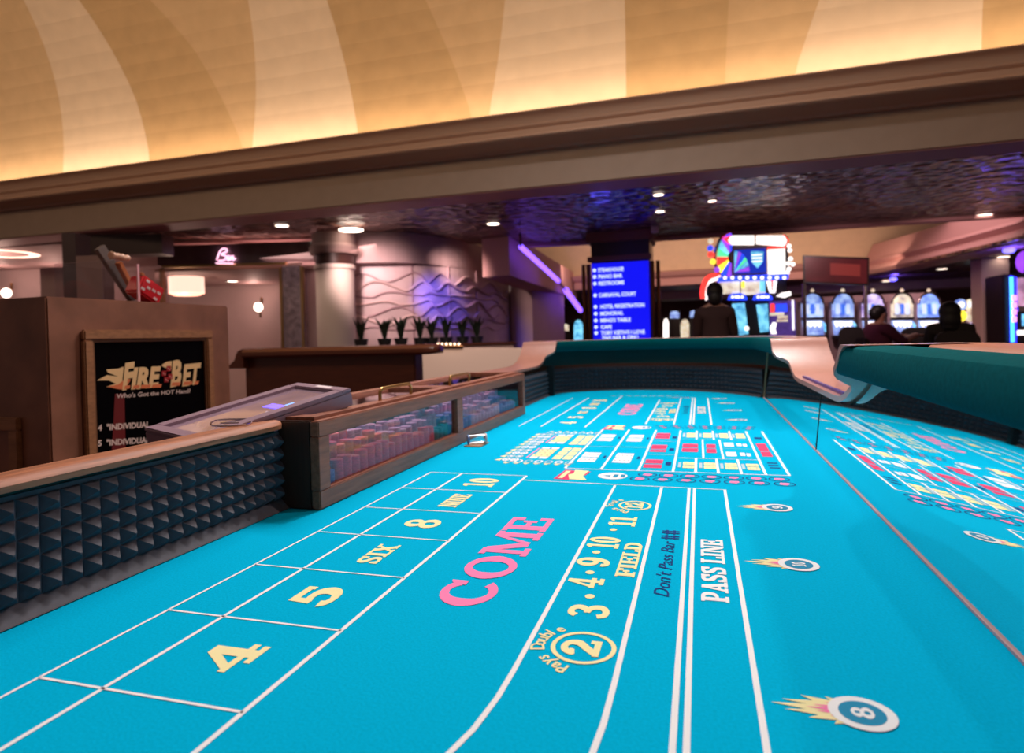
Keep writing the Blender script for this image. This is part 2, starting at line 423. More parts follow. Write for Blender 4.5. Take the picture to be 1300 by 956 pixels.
beam = struct(b.build('beam', [FASC]))
b = MB(); extr_x(b, corn, -15, 8)
struct(b.build('trim_1', CORN, smooth=True))
b = MB(); b.box(-15, 6.52, 1.975, 8, 6.95, 1.989); struct(b.build('trim_2', SOFF))

# vault: rises behind the cornice and curls towards the viewer
def vaultp(s):
    """s: arc length from the bottom; returns (y, z)"""
    r = 3.2
    if s < 0.5: return (6.93, 2.66 + s)
    a = (s - 0.5) / r
    return (6.93 - r + r * math.cos(a), 3.16 + r * math.sin(a))
def hit_vault(px, py):
    v = ray(px, py); best = None
    for i in range(0, 400):
        s = i * 0.01; y, z = vaultp(s)
        t = y / v.y; e = (CH + v.z * t) - z
        if best is None or abs(e) < best[0]: best = (abs(e), s, v.x * t)
    return best[1], best[2]
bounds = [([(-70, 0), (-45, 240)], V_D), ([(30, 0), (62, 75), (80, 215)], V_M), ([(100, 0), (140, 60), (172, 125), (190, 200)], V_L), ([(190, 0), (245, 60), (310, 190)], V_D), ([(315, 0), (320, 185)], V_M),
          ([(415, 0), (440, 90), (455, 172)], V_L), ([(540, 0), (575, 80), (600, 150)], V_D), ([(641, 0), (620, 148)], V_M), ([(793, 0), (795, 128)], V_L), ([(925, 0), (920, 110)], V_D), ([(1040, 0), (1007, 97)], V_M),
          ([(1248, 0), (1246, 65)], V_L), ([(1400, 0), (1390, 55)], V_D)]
NS = 24; SMAX = 5.4
rows_ = []
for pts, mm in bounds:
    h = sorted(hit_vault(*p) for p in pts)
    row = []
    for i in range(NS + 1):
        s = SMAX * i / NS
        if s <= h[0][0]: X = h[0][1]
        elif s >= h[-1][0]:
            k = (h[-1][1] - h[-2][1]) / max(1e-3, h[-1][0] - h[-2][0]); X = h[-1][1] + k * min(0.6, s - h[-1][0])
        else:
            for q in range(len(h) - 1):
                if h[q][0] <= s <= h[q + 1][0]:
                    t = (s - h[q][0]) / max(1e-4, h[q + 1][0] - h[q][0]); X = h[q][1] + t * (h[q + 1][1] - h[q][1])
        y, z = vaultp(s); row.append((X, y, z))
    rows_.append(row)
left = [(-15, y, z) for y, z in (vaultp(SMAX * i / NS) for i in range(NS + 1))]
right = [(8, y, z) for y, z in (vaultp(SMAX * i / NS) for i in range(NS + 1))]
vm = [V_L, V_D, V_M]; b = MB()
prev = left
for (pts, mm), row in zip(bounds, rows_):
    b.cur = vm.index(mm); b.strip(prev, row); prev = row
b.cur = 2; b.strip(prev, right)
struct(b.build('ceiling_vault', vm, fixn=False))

# low dark embossed ceiling beyond the beam
CZ = 2.06
b = MB()
b.prism([(-12, 6.9, CZ), (-9.2, 7.3, CZ), (-7.0, 8.3, CZ), (-3.3, 10.8, CZ), (-1.0, 11.2, CZ), (7.0, 11.3, CZ), (7.0, 6.9, CZ)], (0, 0, 0.05))
struct(b.build('ceiling', DARKC))
# edge band of the dark ceiling
b = MB()
for p, q in (((-3.3, 10.8), (-1.0, 11.2)), ((-1.0, 11.2), (7.0, 11.3))):
    u = Vector((q[0] - p[0], q[1] - p[1], 0)); L = u.length; u.normalize(); n = Vector((-u.y, u.x, 0))
    b.obox((p[0], p[1], CZ), u, n, Vector((0, 0, 1)), 0, 0, -0.05, L, 0.2, 0.9)
struct(b.build('trim_3', SOFF))

# second cove room behind: cream curved wall, pink cornice, low ceiling, end wall
b = MB()
yy = [(17.0 - 2.2 * (1 - math.cos(a)), 1.98 + 2.2 * math.sin(a)) for a in [i * 0.1 for i in range(14)]]
b.strip([(-14, y, z) for y, z in yy], [(12, y, z) for y, z in yy])
struct(b.build('wall_back', V_L, fixn=False))
b = MB(); extr_x(b, [(16.6, 1.98), (16.5, 1.95), (16.6, 1.86), (16.75, 1.80), (16.75, 1.62), (17.3, 1.62), (17.3, 1.98)], -3.2, 4.0)
struct(b.build('trim_4', PINKB))
b = MB(); b.box(-14, 17.3, 1.66, 14, 30, 1.70); struct(b.build('ceiling_back', mat('back_ceiling', (0.30, 0.17, 0.16), 0.5)))
b = MB(); b.box(-14, 27, FLOOR, 14, 27.2, 1.66); struct(b.build('wall_far', mat('far_wall', (0.32, 0.16, 0.15), 0.8)))
b = MB(); extr_x(b, [(20.0, 1.66), (20.0, 1.42), (20.2, 1.38), (20.3, 1.38), (20.3, 1.66)], -3.2, 10); struct(b.build('trim_5', V_L))

# right-hand bulkhead and low mirrored ceiling over the slot hall
pl = [(4.7, 11.2), (4.45, 13.0), (4.1, 15.0), (3.7, 16.8)]
b = MB()
sect = [(0.0, 1.62), (-0.06, 1.70), (0.0, 1.78), (0.10, 1.84), (0.02, 1.92), (0.14, 2.0), (0.30, 2.35), (0.6, 2.35), (0.6, 1.62)]
rings = []
for (x, y) in pl: rings.append([(x + o, y, z) for o, z in sect])
b.loft(rings, cap=True)
struct(b.build('trim_6', PINKB))
b = MB(); b.prism([(4.6, 11.1, 1.64), (3.8, 17.2, 1.64), (13, 17.2, 1.64), (13, 11.1, 1.64)], (0, 0, 0.04))
struct(b.build('ceiling_right', DARKC))
b = MB(); b.box(13, 6.9, FLOOR, 13.2, 30, 2.3); struct(b.build('wall_right', MAUVE))

# left side: lounge walls
b = MB()
p0 = atd(-140, 440, 12.5); p1 = atd(405, 440, 12.5)
u = (p1 - p0); u.z = 0; L = u.length; u.normalize(); n = Vector((-u.y, u.x, 0))
b.obox((p0.x, p0.y, 0), u, n, Vector((0, 0, 1)), 0, 0, FLOOR, L, 0.1, 2.0)
struct(b.build('wall_left', PALE))
b = MB(); b.prism([(-14, 6.95, 2.0), (-9.4, 7.2, 2.0), (-7.05, 8.25, 2.0), (-4.8, 9.8, 2.0), (-5.2, 13.5, 2.0), (-16, 13.5, 2.0), (-16, 6.95, 2.0)], (0, 0, 0.05))
struct(b.build('ceiling_left', mat('lounge_ceiling', (0.5, 0.33, 0.32), 0.6)))

# ================================================================== THE CRAPS TABLE
XM = 0.36; XL = -0.985; YC = 2.255
table = thing('craps_table', 'craps table with blue felt layout and mirrored side in the foreground', 'table', (0, 2.2, FLOOR))
NP = [(0.80, .362), (0.745, .359), (.705, .342), (.67, .314), (.615, .28), (.55, .247), (.485, .222), (.42, .206), (.34, .20)]
def opening(z):
    if z >= NP[0][1]: return NP[0][0]
    for (a, za), (c, zc) in zip(NP, NP[1:]):
        if zc <= z <= za: return c + (a - c) * (z - zc) / (za - zc)
    return NP[-1][0]
LP = [(4.20, .362), (4.165, .354), (4.14, .326), (4.10, .29), (4.045, .252), (3.96, .22), (3.86, .204), (3.74, .20)]
def ledge(z):
    if z >= LP[0][1]: return LP[0][0]
    for (a, za), (c, zc) in zip(LP, LP[1:]):
        if zc <= z <= za: return c + (a - c) * (z - zc) / (za - zc)
    return LP[-1][0]
pp = catmull([(XM, 3.05, 0), (XM, 3.5, 0), (XM, 3.92, 0), (.325, 4.08, 0), (.19, 4.275, 0), (.04, 4.40, 0), (-.123, 4.495, 0), (-.30, 4.54, 0), (-.458, 4.552, 0), (-.63, 4.525, 0), (-.792, 4.455, 0), (-.925, 4.34, 0), (-.985, 4.21, 0)], 6)
def pnorm(P, i):
    t = (P[min(i + 1, len(P) - 1)] - P[max(i - 1, 0)]).normalized()
    return Vector((-t.y, t.x, 0))     # towards the table's middle (path runs counter-clockwise)
def sweep(b, sect, pad=0.0):
    rings = [[(XM - o, YC + opening(z) + pad, z) for o, z in sect]]
    for i, p in enumerate(pp):
        n = pnorm(pp, i)
        rings.append([(p.x + n.x * o, p.y + n.y * o, z) for o, z in sect])
    rings.append([(XL + o, ledge(z) + pad, z) for o, z in sect])
    b.loft(rings, cap=True)
SLAB = [(-.028, .287), (.040, .288), (.054, .293), (.060, .303), (.060, .345), (.055, .356), (.044, .3605), (.0, .3615), (-.04, .360), (-.04, .287)]
b = MB(); sweep(b, SLAB); o = b.build('padded_wall', TEAL, table, smooth=True); o['label'] = 'dark teal padded wall round the far end'
CAP = [(-.035, .352), (-.04, .362), (-.06, .365), (-.13, .365), (-.155, .358), (-.165, .344), (-.155, .325), (-.035, .325)]
b = MB(); sweep(b, CAP); b.build('armrest', WOODP, table, smooth=True)
_zs = [.19, .205, .22, .24, .26, .28, .30, .32]
BACK = [(-.008 - .105 * z, z) for z in _zs] + [(-.15, z) for z in reversed(_zs)]
b = MB(); sweep(b, BACK, .008); b.build('inner_wall', mat('green_felt_lining', (0.015, 0.05, 0.048), 0.9, var=0.1, scale=100), table)
LOW = [(-.006, -.02), (-.029, .199), (-.14, .199), (-.14, -.32), (-.10, -.32)]
b = MB()
rings = [[(XM - o, .12, z) for o, z in LOW], [(XM - o, 2.9, z) for o, z in LOW]]
for i, p in enumerate(pp):
    n = pnorm(pp, i); rings.append([(p.x + n.x * o, p.y + n.y * o, z) for o, z in LOW])
rings.append([(XL + o, 3.16, z) for o, z in LOW])
b.loft(rings, cap=True); b.build('apron', WOODT, table)
# near right section
b = MB()
b.loft([[(XM - o, .12, z) for o, z in SLAB], [(XM - o, 1.2, z) for o, z in SLAB], [(XM - o, YC - opening(z), z) for o, z in SLAB]], cap=True)
o = b.build('padded_wall', TEAL, table, smooth=True); o['label'] = 'teal padded wall above the near end of the mirror'
b = MB(); b.loft([[(XM - o, .12, z) for o, z in BACK], [(XM - o, YC - opening(z) - .008, z) for o, z in BACK]], cap=True)
b.build('inner_wall', MATS['green_felt_lining'], table)
# wide orange wooden armrest of the near right section, rounded at its end
b = MB()
oul = [(.388, .12), (.388, 1.05), (.40, 1.25), (.43, 1.42), (.47, 1.53), (.525, 1.585), (.575, 1.57), (.60, 1.45), (.605, 1.2), (.605, .12)]
oul = [(p.x, p.y) for p in catmull([(x, y, 0) for x, y in oul], 4)]
ce = (.5, .9)
rg = lambda k, z: [(ce[0] + (x - ce[0]) * (1 - k * .06), ce[1] + (y - ce[1]) * (1 - k * .012), z) for x, y in oul]
b.loft([rg(0, .325), rg(0, .352), rg(.4, .358), rg(1, .361)], cap=True); o = b.build('armrest', WOODO, table, smooth=True); o['label'] = 'orange wooden armrest'
# laminate lining of the stick man's cut-out
b = MB()
prof = [(YC + a, z) for a, z in NP] + [(YC + .2, .2), (YC - .2, .2)] + [(YC - a, z) for a, z in reversed(NP)]
prof = [(p.x, p.y) for p in catmull([(a, z, 0) for a, z in prof], 3)]
inner = []; outer = []
ri = []; ro = []
for i, (y, z) in enumerate(prof):
    y0, z0 = prof[max(i - 1, 0)]; y1, z1 = prof[min(i + 1, len(prof) - 1)]
    t = Vector((y1 - y0, z1 - z0)); t.normalize(); ny, nz = t.y, -t.x
    k = 0.016
    ri.append((y, z)); ro.append((y + ny * k, min(z + nz * k, .363)))
    # offset to the outside of the opening (below / away)
rings = []
for (y, z), (y2, z2) in zip(ri, ro):
    xi = XM - (0.062 if z > .285 else (0.008 + .054 * max(0, (z - .255) / .03)))
    rings.append([(xi, y, z), (XM + .16, y, z), (XM + .16, y2, z2), (xi, y2, z2)])
b.loft(rings, cap=True); lin_o = b.build('cutout_lining', WOODP, table, smooth=True); lin_o['label'] = 'pink laminate lining of the cut-out'
b = MB(); b.box(XM + .010, YC - .36, .2165, XM + .020, YC + .34, .224); b.build('strip', mat('blue_strip', (0.03, 0.02, 0.25), 0.3), table)
# mirror in two sheets, cut out under the lining
def mirror(y0, y1):
    b = MB(); ys = [y0 + (y1 - y0) * i / 40 for i in range(41)]
    def top(y):
        d = abs(y - YC)
        for z in [.296 - .002 * k for k in range(50)]:
            if opening(z) <= d + 1e-4: return min(.296, z) - .010
        return .186
    lean = math.tan(math.radians(6.0))
    lo = [(XM - .004 + .006 * lean, y, .006) for y in ys]; hi = [(XM - .004 + lean * top(y), y, top(y)) for y in ys]
    b.strip(lo, hi); b.strip([(q[0] + .004, q[1], q[2]) for q in hi], [(q[0] + .004, q[1], q[2]) for q in lo]); b.strip(hi, [(q[0] + .004, q[1], q[2]) for q in hi])
    o = b.build('mirror', MIRROR, table, fixn=False); o['label'] = 'mirror sheet along the side wall'
mirror(.14, YC - .004); mirror(YC, 3.985)
b = MB(); b.box(XM - .007, .14, .0005, XM - .001, 3.99, .005); b.build('mirror_trim', mat('pink_trim', (0.62, 0.36, 0.38), 0.4), table)
b = MB(); b.prism([(XM - .009, 3.985, 0), (XM, 3.985, 0), (XM + .030, 3.985, .285), (XM + .021, 3.985, .285)], (0, .010, 0)); b.build('mirror_trim', mat('tan_trim', '8c7458', 0.5), table)
b = MB(); b.prism([(XM - .0055, YC - .004, .002), (XM - .001, YC - .004, .002), (XM + .0185, YC - .004, .186), (XM + .014, YC - .004, .186)], (0, .004, 0)); b.build('mirror_joint', BLACK, table)

# rubber bumpers with moulded pyramids
def rubber(path, rows, z0, z1, depth, skirt, material=RUBBER, label=None):
    """path: list of (point, inward normal) at cell corners"""
    b = MB(); h = (z1 - z0) / rows
    for i in range(len(path) - 1):
        (p, n), (q, m_) = path[i], path[i + 1]
        # skirt at the foot, sloping out onto the felt
        b.add([p + n * .004 + Vector((0, 0, z0)), q + m_ * .004 + Vector((0, 0, z0)), q + m_ * skirt + Vector((0, 0, .002)), p + n * skirt + Vector((0, 0, .002))], [(0, 1, 2, 3)])
        for r in range(rows):
            za, zb = z0 + r * h + .0012, z0 + (r + 1) * h - .0012
            f = 0.04
            a0 = p.lerp(q, f); a1 = p.lerp(q, 1 - f); mid = p.lerp(q, .5); nn = (n + m_).normalized()
            V = [a0 + nn * .004 + Vector((0, 0, za)), a1 + nn * .004 + Vector((0, 0, za)), a1 + nn * .004 + Vector((0, 0, zb)), a0 + nn * .004 + Vector((0, 0, zb))]
            k = 0.09
            ap = mid + nn * (depth + .004) + Vector((0, 0, (za + zb) / 2))
            tip = [v.lerp(ap, 1 - k) for v in V]
            b.add(V + tip, [(0, 1, 5, 4), (1, 2, 6, 5), (2, 3, 7, 6), (3, 0, 4, 7), (4, 5, 6, 7)])
        b.add([p + n * .003 + Vector((0, 0, 0)), q + m_ * .003, q + m_ * .003 + Vector((0, 0, z1 + .006)), p + n * .003 + Vector((0, 0, z1 + .006))], [(0, 1, 2, 3)])
        b.add([p + n * .003 + Vector((0, 0, z1 + .006)), q + m_ * .003 + Vector((0, 0, z1 + .006)), q - m_ * .03 + Vector((0, 0, z1 + .006)), p - n * .03 + Vector((0, 0, z1 + .006))], [(0, 1, 2, 3)])
    o = b.build('rubber_bumper', material, table, fixn=True)
    if label: o['label'] = label
ny_ = Vector((1, 0, 0))
cells = [(Vector((XL, .27 + .0345 * i, 0)), ny_) for i in range(31)]
rubber(cells, 5, .024, .180, .021, .026, label='black rubber bumper with pyramid studs on the near left wall')
# far end: resample the path at even steps
def resample(P, step):
    out = [P[0]]; acc = 0
    for i in range(len(P) - 1):
        a, c = P[i], P[i + 1]; L = (c - a).length; d = step - acc
        while d <= L:
            out.append(a.lerp(c, d / L)); d += step
        acc = (acc + L) % step
    return out
fp = [p for p in pp if p.y > 3.99 or p.x < .3]
fp = resample(fp, .0345)
rubber([(p, pnorm(fp, i)) for i, p in enumerate(fp)], 5, .018, .163, .024, .026, label='black rubber bumper curving round the far end')
cells = [(Vector((XL, 4.10 - .0345 * i, 0)), ny_) for i in range(28)]
rubber(cells, 5, .018, .163, .016, .022, label='strip of rubber bumper between far corner and wooden case')
b = MB(); b.box(XL, 4.105, 0, XL + .045, 4.15, .20); b.build('corner_post', BLACK, table, bevel=.004)
# lining where the high wall drops to the dealers' side
b = MB(); rings = []
prof = LP + [(3.4, .2), (3.16, .2)]
prof = [(p.x, p.y) for p in catmull([(a, z, 0) for a, z in prof], 4)]
for i, (y, z) in enumerate(prof):
    y0, z0 = prof[max(i - 1, 0)]; y1, z1 = prof[min(i + 1, len(prof) - 1)]
    t = Vector((y1 - y0, z1 - z0)).normalized(); y2, z2 = y + t.y * .014, min(z - t.x * .014, .363)
    xi = XL + (.062 if z > .285 else (0.008 + .054 * max(0, (z - .255) / .03)))
    rings.append([(xi, y, z), (XL - .17, y, z), (XL - .17, y2, z2), (xi, y2, z2)])
b.loft(rings, cap=True); b.build('cutout_lining', WOODP, table, smooth=True)

# low dealers' wall, near left, with oak cap
b = MB(); b.box(XL - .10, .12, -.30, XL, 1.285, .195); b.build('inner_wall', MATS['green_felt_lining'], table)
b = MB(); rings = []
prof = [(.026, .196), (.028, .206), (.022, .214), (.010, .217), (-.030, .217), (-.040, .214), (-.045, .206), (-.043, .196)]
for y, k in ((.12, 1), (1.22, 1), (1.262, .97), (1.285, .85), (1.297, .6), (1.301, .3)):
    rings.append([(XL - .008 + (o + .008) * k, y, .206 + (z - .206) * min(1, k + .15)) for o, z in prof])
b.loft(rings, cap=True); o = b.build('oak_rail', WOODL, table, smooth=True); o['label'] = 'light oak cap rail'
b = MB(); b.box(-1.27, 1.285, -.30, -.98, 3.16, -.016); b.build('case_shelf', WOODT, table)
b = MB(); b.box(-.75, .55, FLOOR + .06, .15, 3.9, -.30); b.box(-.85, .45, FLOOR, .25, 4.0, FLOOR + .06); b.build('pedestal', WOODT, table)

# playing surface
b = MB()
outl = [Vector((XM, .10, 0)), Vector((XM, 3.0, 0))] + pp + [Vector((XL, 4.1, 0)), Vector((XL, 3.16, 0)), Vector((-1.25, 3.16, 0)), Vector((-1.25, 1.285, 0)), Vector((XL, 1.285, 0)), Vector((XL, .10, 0))]
b.prism([(p.x, p.y, -.015) for p in outl], (0, 0, .015))
felt = b.build('felt', FELT, table); felt['label'] = 'blue felt playing surface with printed betting layout'

# ---- printed layout: u runs away from the viewer (+Y), letter tops point to -X
UY = Vector((0, 1, 0)); VX = Vector((-1, 0, 0)); ZL = 0.0007
def line(x0, y0, x1, y1, wd=.005, m_=WHITE):
    d = Vector((x1 - x0, y1 - y0, 0)).normalized(); n = Vector((-d.y, d.x, 0)) * wd / 2
    a = Vector((x0, y0, ZL)); c = Vector((x1, y1, ZL))
    MB().add([a - n, c - n, c + n, a + n], [(0, 1, 2, 3)]).build('printed_line', m_, felt, fixn=False)
def pline(pts, wd=.005, m_=WHITE):
    b = MB(); P = [Vector((x, y, ZL)) for x, y in pts]; L, Rr = [], []
    for i, p in enumerate(P):
        t = (P[min(i + 1, len(P) - 1)] - P[max(i - 1, 0)]).normalized(); n = Vector((-t.y, t.x, 0)) * wd / 2
        L.append(p + n); Rr.append(p - n)
    b.strip(L, Rr); b.build('printed_line', m_, felt, fixn=False)
def word(t, xb, yc, h, length, m_, name='printed_word'):
    """xb: X of the baseline, yc: middle along Y, h: letter height, length along Y"""
    return slab(name, t, (xb, yc - length / 2, ZL), UY, VX * h, m_, felt, width=length, bold=.07 if t in ('NINE', 'SIX', 'FIELD', 'PASS LINE') else 0)
def blob(polys, m_, name='printed_mark', z=ZL):
    decal(name, polys, (0, 0, z), (1, 0, 0), (0, 1, 0), m_, felt)
def half(dy, near):
    Y0, ST = .567, .1955
    for k in range(7):
        y = Y0 + ST * k + dy
        if near or k in (): line(-.783, y, -.485, y, .0042)
    ya, yb = Y0 + dy, Y0 + 6 * ST + dy
    if not near: ya -= .03; yb += .06
    line(-.783, ya - (.12 if near else 0), -.783, yb, .0048); line(-.682, ya - (.12 if near else 0), -.682, yb, .0062); line(-.485, ya - (.12 if near else 0), -.485, yb + (0 if near else .1), .0068)
    for k, (t, h, ln) in enumerate((('4', .074, .072), ('5', .072, .074), ('SIX', .044, .104), ('8', .080, .060), ('NINE', .048, .122), ('10', .086, .092))):
        word(t, -.587 + h / 2, Y0 + ST * (k + .5) + dy, h, ln, CREAM, 'printed_number')
    word('COME', -.312, 1.108 + dy + (.10 if not near else 0), .092, .470, PINK)
    # field
    e0, e1 = ((.45, 1.668) if near else (2.83, 3.97))
    if near:
        pline([(-.275, .46), (-.248, .53), (-.231, .60), (-.2245, .66), (-.223, .72), (-.223, 1.668)], .0068)
        pline([(-.128, .46), (-.110, .56), (-.104, .64), (-.103, .72), (-.103, 1.668)], .0068)
        line(-.0345, e0, -.0345, e1, .0068); line(-.0215, e0, -.0215, e1, .0068); line(.052, e0, .052, e1, .0068)
        line(-.487, 1.688, .056, 1.668, .0042)
    else:
        line(-.236, e0, -.236, 3.85, .0068); line(-.116, e0, -.116, e1, .0068); line(-.048, e0, -.048, e1, .0068); line(-.034, e0, -.034, e1, .0068); line(.041, e0, .039, e1, .0068)
        line(-.20, 4.02, -.05, e1, .006); line(-.16, 4.0, -.07, 3.985, .012, PINK)
        for k in range(9): line(-.56 + .05 * k, 4.10 + .02 * math.sin(k), -.53 + .05 * k, 4.105, .010)
    ox = 0 if near else -.012; o2 = dy if near else dy + .02
    blob(ringp(-.152 + ox, .793 + o2, .042, .042, .006), CREAM)
    word('2', -.130 + ox, .793 + o2, .050, .044, CREAM, 'printed_number')
    for t, y, h, ln, xb in (('3', .899, .058, .042, -.134), ('4', 1.003, .058, .042, -.157 - .0), ('9', 1.098, .058, .044, -.160), ('10', 1.206, .060, .064, -.155), ('11', 1.350, .056, .066, -.138)):
        word(t, xb + ox, y + o2, h, ln, CREAM, 'printed_number')
    for x, y in ((-.170, .951), (-.186, 1.048), (-.191, 1.148), (-.178, 1.288)): blob([ellipse(x + ox, y + o2, .0075, .0085, 14)], CREAM)
    blob(ringp(-.153 + ox, 1.480 + o2, .038, .040, .006), CREAM); word('12', -.134 + ox, 1.480 + o2, .042, .048, CREAM, 'printed_number')
    word('FIELD', -.112 + ox, 1.128 + o2, .032, .175, CREAM)
    # curved small print beside the circled numbers
    for (yc, t) in ((.793, 'Pays Double'), (1.480, 'Pays Triple')):
        n = len(t)
        for k, ch in enumerate(t):
            if ch == ' ': continue
            a = math.radians(215 - 125 * k / (n - 1)) ; a = math.radians(-74 + 122 * k / (n - 1))
            rr = .050
            c = Vector((-.152 + ox - rr * math.cos(a), yc + o2 + rr * math.sin(a), ZL))
            up = Vector((-math.cos(a), math.sin(a), 0)); ri = Vector((math.sin(a), math.cos(a), 0))
            fontd('printed_letter', ch, c - ri * .007, ri * .025, up * .026, CREAM, felt, bold=0.018)
    fontd('printed_word', "Don't Pass Bar", (-.054 + ox, (.972 if near else 3.2) , ZL), UY * .04, VX * .034, NAVY, felt, width=.262, shear=0.3)
    for k in range(2):
        cx, cy = -.064 + ox, (1.262 if near else 3.49) + .032 * k
        for q in (-1, 1): blob([[(cx + q * .007 - .0025, cy - .013), (cx + q * .007 + .0025, cy - .013), (cx + q * .007 + .0025, cy + .013), (cx + q * .007 - .0025, cy + .013)], [(cx - .017, cy + q * .006 - .003), (cx + .017, cy + q * .006 - .003), (cx + .017, cy + q * .006 + .003), (cx - .017, cy + q * .006 + .003)]], NAVY, 'printed_dice')
    word('PASS LINE', .033 + ox, (1.118 if near else 3.36), .040, .292, WHITE)
half(0, True)
half(2.165, False)
# flaming number discs on the right
def flame(x, y, num, s=1.0):
    fl = [(-.012, .020), (-.035, .028), (-.030, .020), (-.062, .024), (-.050, .015), (-.085, .010), (-.058, .006), (-.098, .0), (-.060, -.005), (-.084, -.011), (-.048, -.014), (-.060, -.022), (-.030, -.020), (-.034, -.028), (-.012, -.022)]
    blob([[(x + a * s, y + c * s) for a, c in [(0, .02)] + fl + [(0, -.02)]]], CREAM, 'printed_flame')
    blob([[(x + a * s * .6, y + c * s * .6) for a, c in [(0, .02)] + fl + [(0, -.02)]]], PINK, 'printed_flame', ZL + .0003)
    blob([ellipse(x, y, .036 * s, .034 * s)], WHITE, 'printed_disc', ZL + .0005)
    blob([ellipse(x, y, .025 * s, .024 * s)], mat('print_blue', (0.0, 0.25, 0.45), 0.9), 'printed_disc', ZL + .0007)
    slab('printed_number', num, (x + .012 * s, y - .011 * s, ZL + .001), UY, VX * .024 * s, WHITE, felt, width=.022 * s)
for x, y, n in ((.158, 1.518, '9'), (.152, 1.157, '10'), (.152, .722, '8'), (.170, 2.99, '4'), (.168, 3.35, '5'), (.150, 3.68, '9'), (.12, 3.93, '10')): flame(x, y, n, .9 if y < 2 else .75)

# proposition box in the middle
for x in (-.398, -.289, -.180, -.082): line(x, 1.862, x, 2.648, .0072)
line(.167, 1.862, .167, 2.648, .0072); line(.227, 1.862, .227, 2.655, .0072)
for x in (-.0195, .042, .104):
    line(x, 2.436, x, 2.648, .007); line(x, 1.862, x, 2.070, .007)
line(.003, 2.068, .002, 2.437, .006); line(.063, 2.068, .061, 2.437, .006)
line(-.398, 1.860, .230, 1.860, .005); line(-.08, 2.070, .167, 2.070, .0035); line(-.08, 2.437, .167, 2.437, .002, GREYB)
line(-.398, 2.243, -.18, 2.243, .003, GREYB); line(-.18, 2.378, -.082, 2.378, .003, GREYB); line(-.18, 2.116, -.082, 2.116, .003, GREYB); line(.062, 2.257, .160, 2.257, .003, GREYB)
def bar(x0, y0, x1, y1, m_, pips=0):
    blob([[(x0, y0), (x1, y0), (x1, y1), (x0, y1)]], m_, 'printed_bar')
    for k in range(pips):
        cx = x0 + (x1 - x0) * (k + .5) / pips; r = (x1 - x0) * .05
        blob([ellipse(cx, (y0 + y1) / 2, r, r * 1.6, 8)], NAVY, 'printed_pip', ZL + .0004)
for x0 in (-.382, -.272):
    for ya, yb in ((1.965, 2.036), (2.047, 2.122), (2.362, 2.434), (2.450, 2.515)): bar(x0, ya, x0 + .056, yb, WHITE, 4)
for ya, yb in ((1.905, 1.955), (1.972, 2.03), (2.165, 2.205), (2.22, 2.30), (2.44, 2.50), (2.51, 2.57)): bar(-.171, ya, -.118, yb, RED, 3)
for x0 in (-.057, .004, .064, .124):
    bar(x0, 1.918, x0 + .034, 1.958, CREAM, 2); bar(x0, 1.966, x0 + .034, 2.006, CREAM, 2); bar(x0 - .014, 1.925, x0 - .005, 2.0, GREYB)
    bar(x0, 2.482, x0 + .032, 2.53, CREAM, 2); bar(x0, 2.538, x0 + .032, 2.588, CREAM, 2); bar(x0 - .014, 2.49, x0 - .005, 2.58, GREYB)
bar(-.066, 2.18, -.014, 2.25, RED, 2); bar(-.066, 2.265, -.014, 2.335, RED, 2); bar(.014, 2.17, .045, 2.245, RED, 2); bar(.014, 2.26, .045, 2.335, RED, 2)
for y in (2.12, 2.30):
    bar(.074, y, .106, y + .075, WHITE, 2); bar(.117, y + .01, .132, y + .065, WHITE); bar(.136, y + .005, .149, y + .055, WHITE)
bar(.183, 2.13, .213, 2.215, RED, 2); bar(.181, 2.23, .212, 2.37, RED, 3)
for y in (1.95, 1.985, 2.02): bar(.186, y, .214, y + .014, NAVY)
bar(.186, 2.47, .212, 2.51, NAVY)
for y in (1.95, 2.19, 2.45): bar(-.108, y, -.092, y + .05, NAVY)
for x in (-.310, -.201):
    for y in (2.03, 2.42): bar(x, y, x + .008, y + .04, NAVY)
# odds rings below and above the box
for k in range(7):
    for (x, y) in ((-.150 + .0575 * k, 1.810), (-.167 + .0615 * k, 1.756)):
        blob(ringp(x, y, .027, .024, .0035, 24), NAVY, 'printed_ring'); blob([[(x - .013, y - .006), (x + .004, y - .013), (x + .014, y + .002), (x + .010, y + .011), (x - .010, y + .012)]], PINK, 'printed_mark')
    for (x, y) in ((-.150 + .055 * k, 2.72), (-.165 + .059 * k, 2.77)):
        blob(ringp(x, y, .024, .020, .003, 20), NAVY, 'printed_ring'); blob([ellipse(x, y, .010, .009, 10)], RED, 'printed_mark')
def logo(x, y):
    blob([[(x - .045, y - .055), (x + .0, y - .06), (x + .005, y + .01), (x + .035, y + .0), (x + .042, y + .05), (x - .035, y + .065)]], RED)
    blob([[(x - .035, y - .045), (x - .022, y - .045), (x - .016, y + .05), (x - .03, y + .05)]], CREAM, z=ZL + .0004)
    blob([[(x - .0, y - .055), (x + .05, y - .06), (x + .03, y - .01), (x + .036, y + .06), (x - .006, y + .065), (x - .002, y + .02), (x - .014, y + .0)]], CREAM, z=ZL + .0005)
logo(-.356, 1.772); logo(-.356, 2.705)
for y in (1.78, 2.715):
    blob([ellipse(-.244, y, .041, .042)], WHITE, 'printed_disc')
    blob([[(-.272, y - .004), (-.25, y - .012), (-.25, y + .008)], [(-.243, y - .02), (-.23, y - .02), (-.228, y + .018), (-.241, y + .018)], [(-.222, y - .016), (-.21, y - .016), (-.209, y + .02), (-.221, y + .02)]], MATS['print_blue'], z=ZL + .0004)
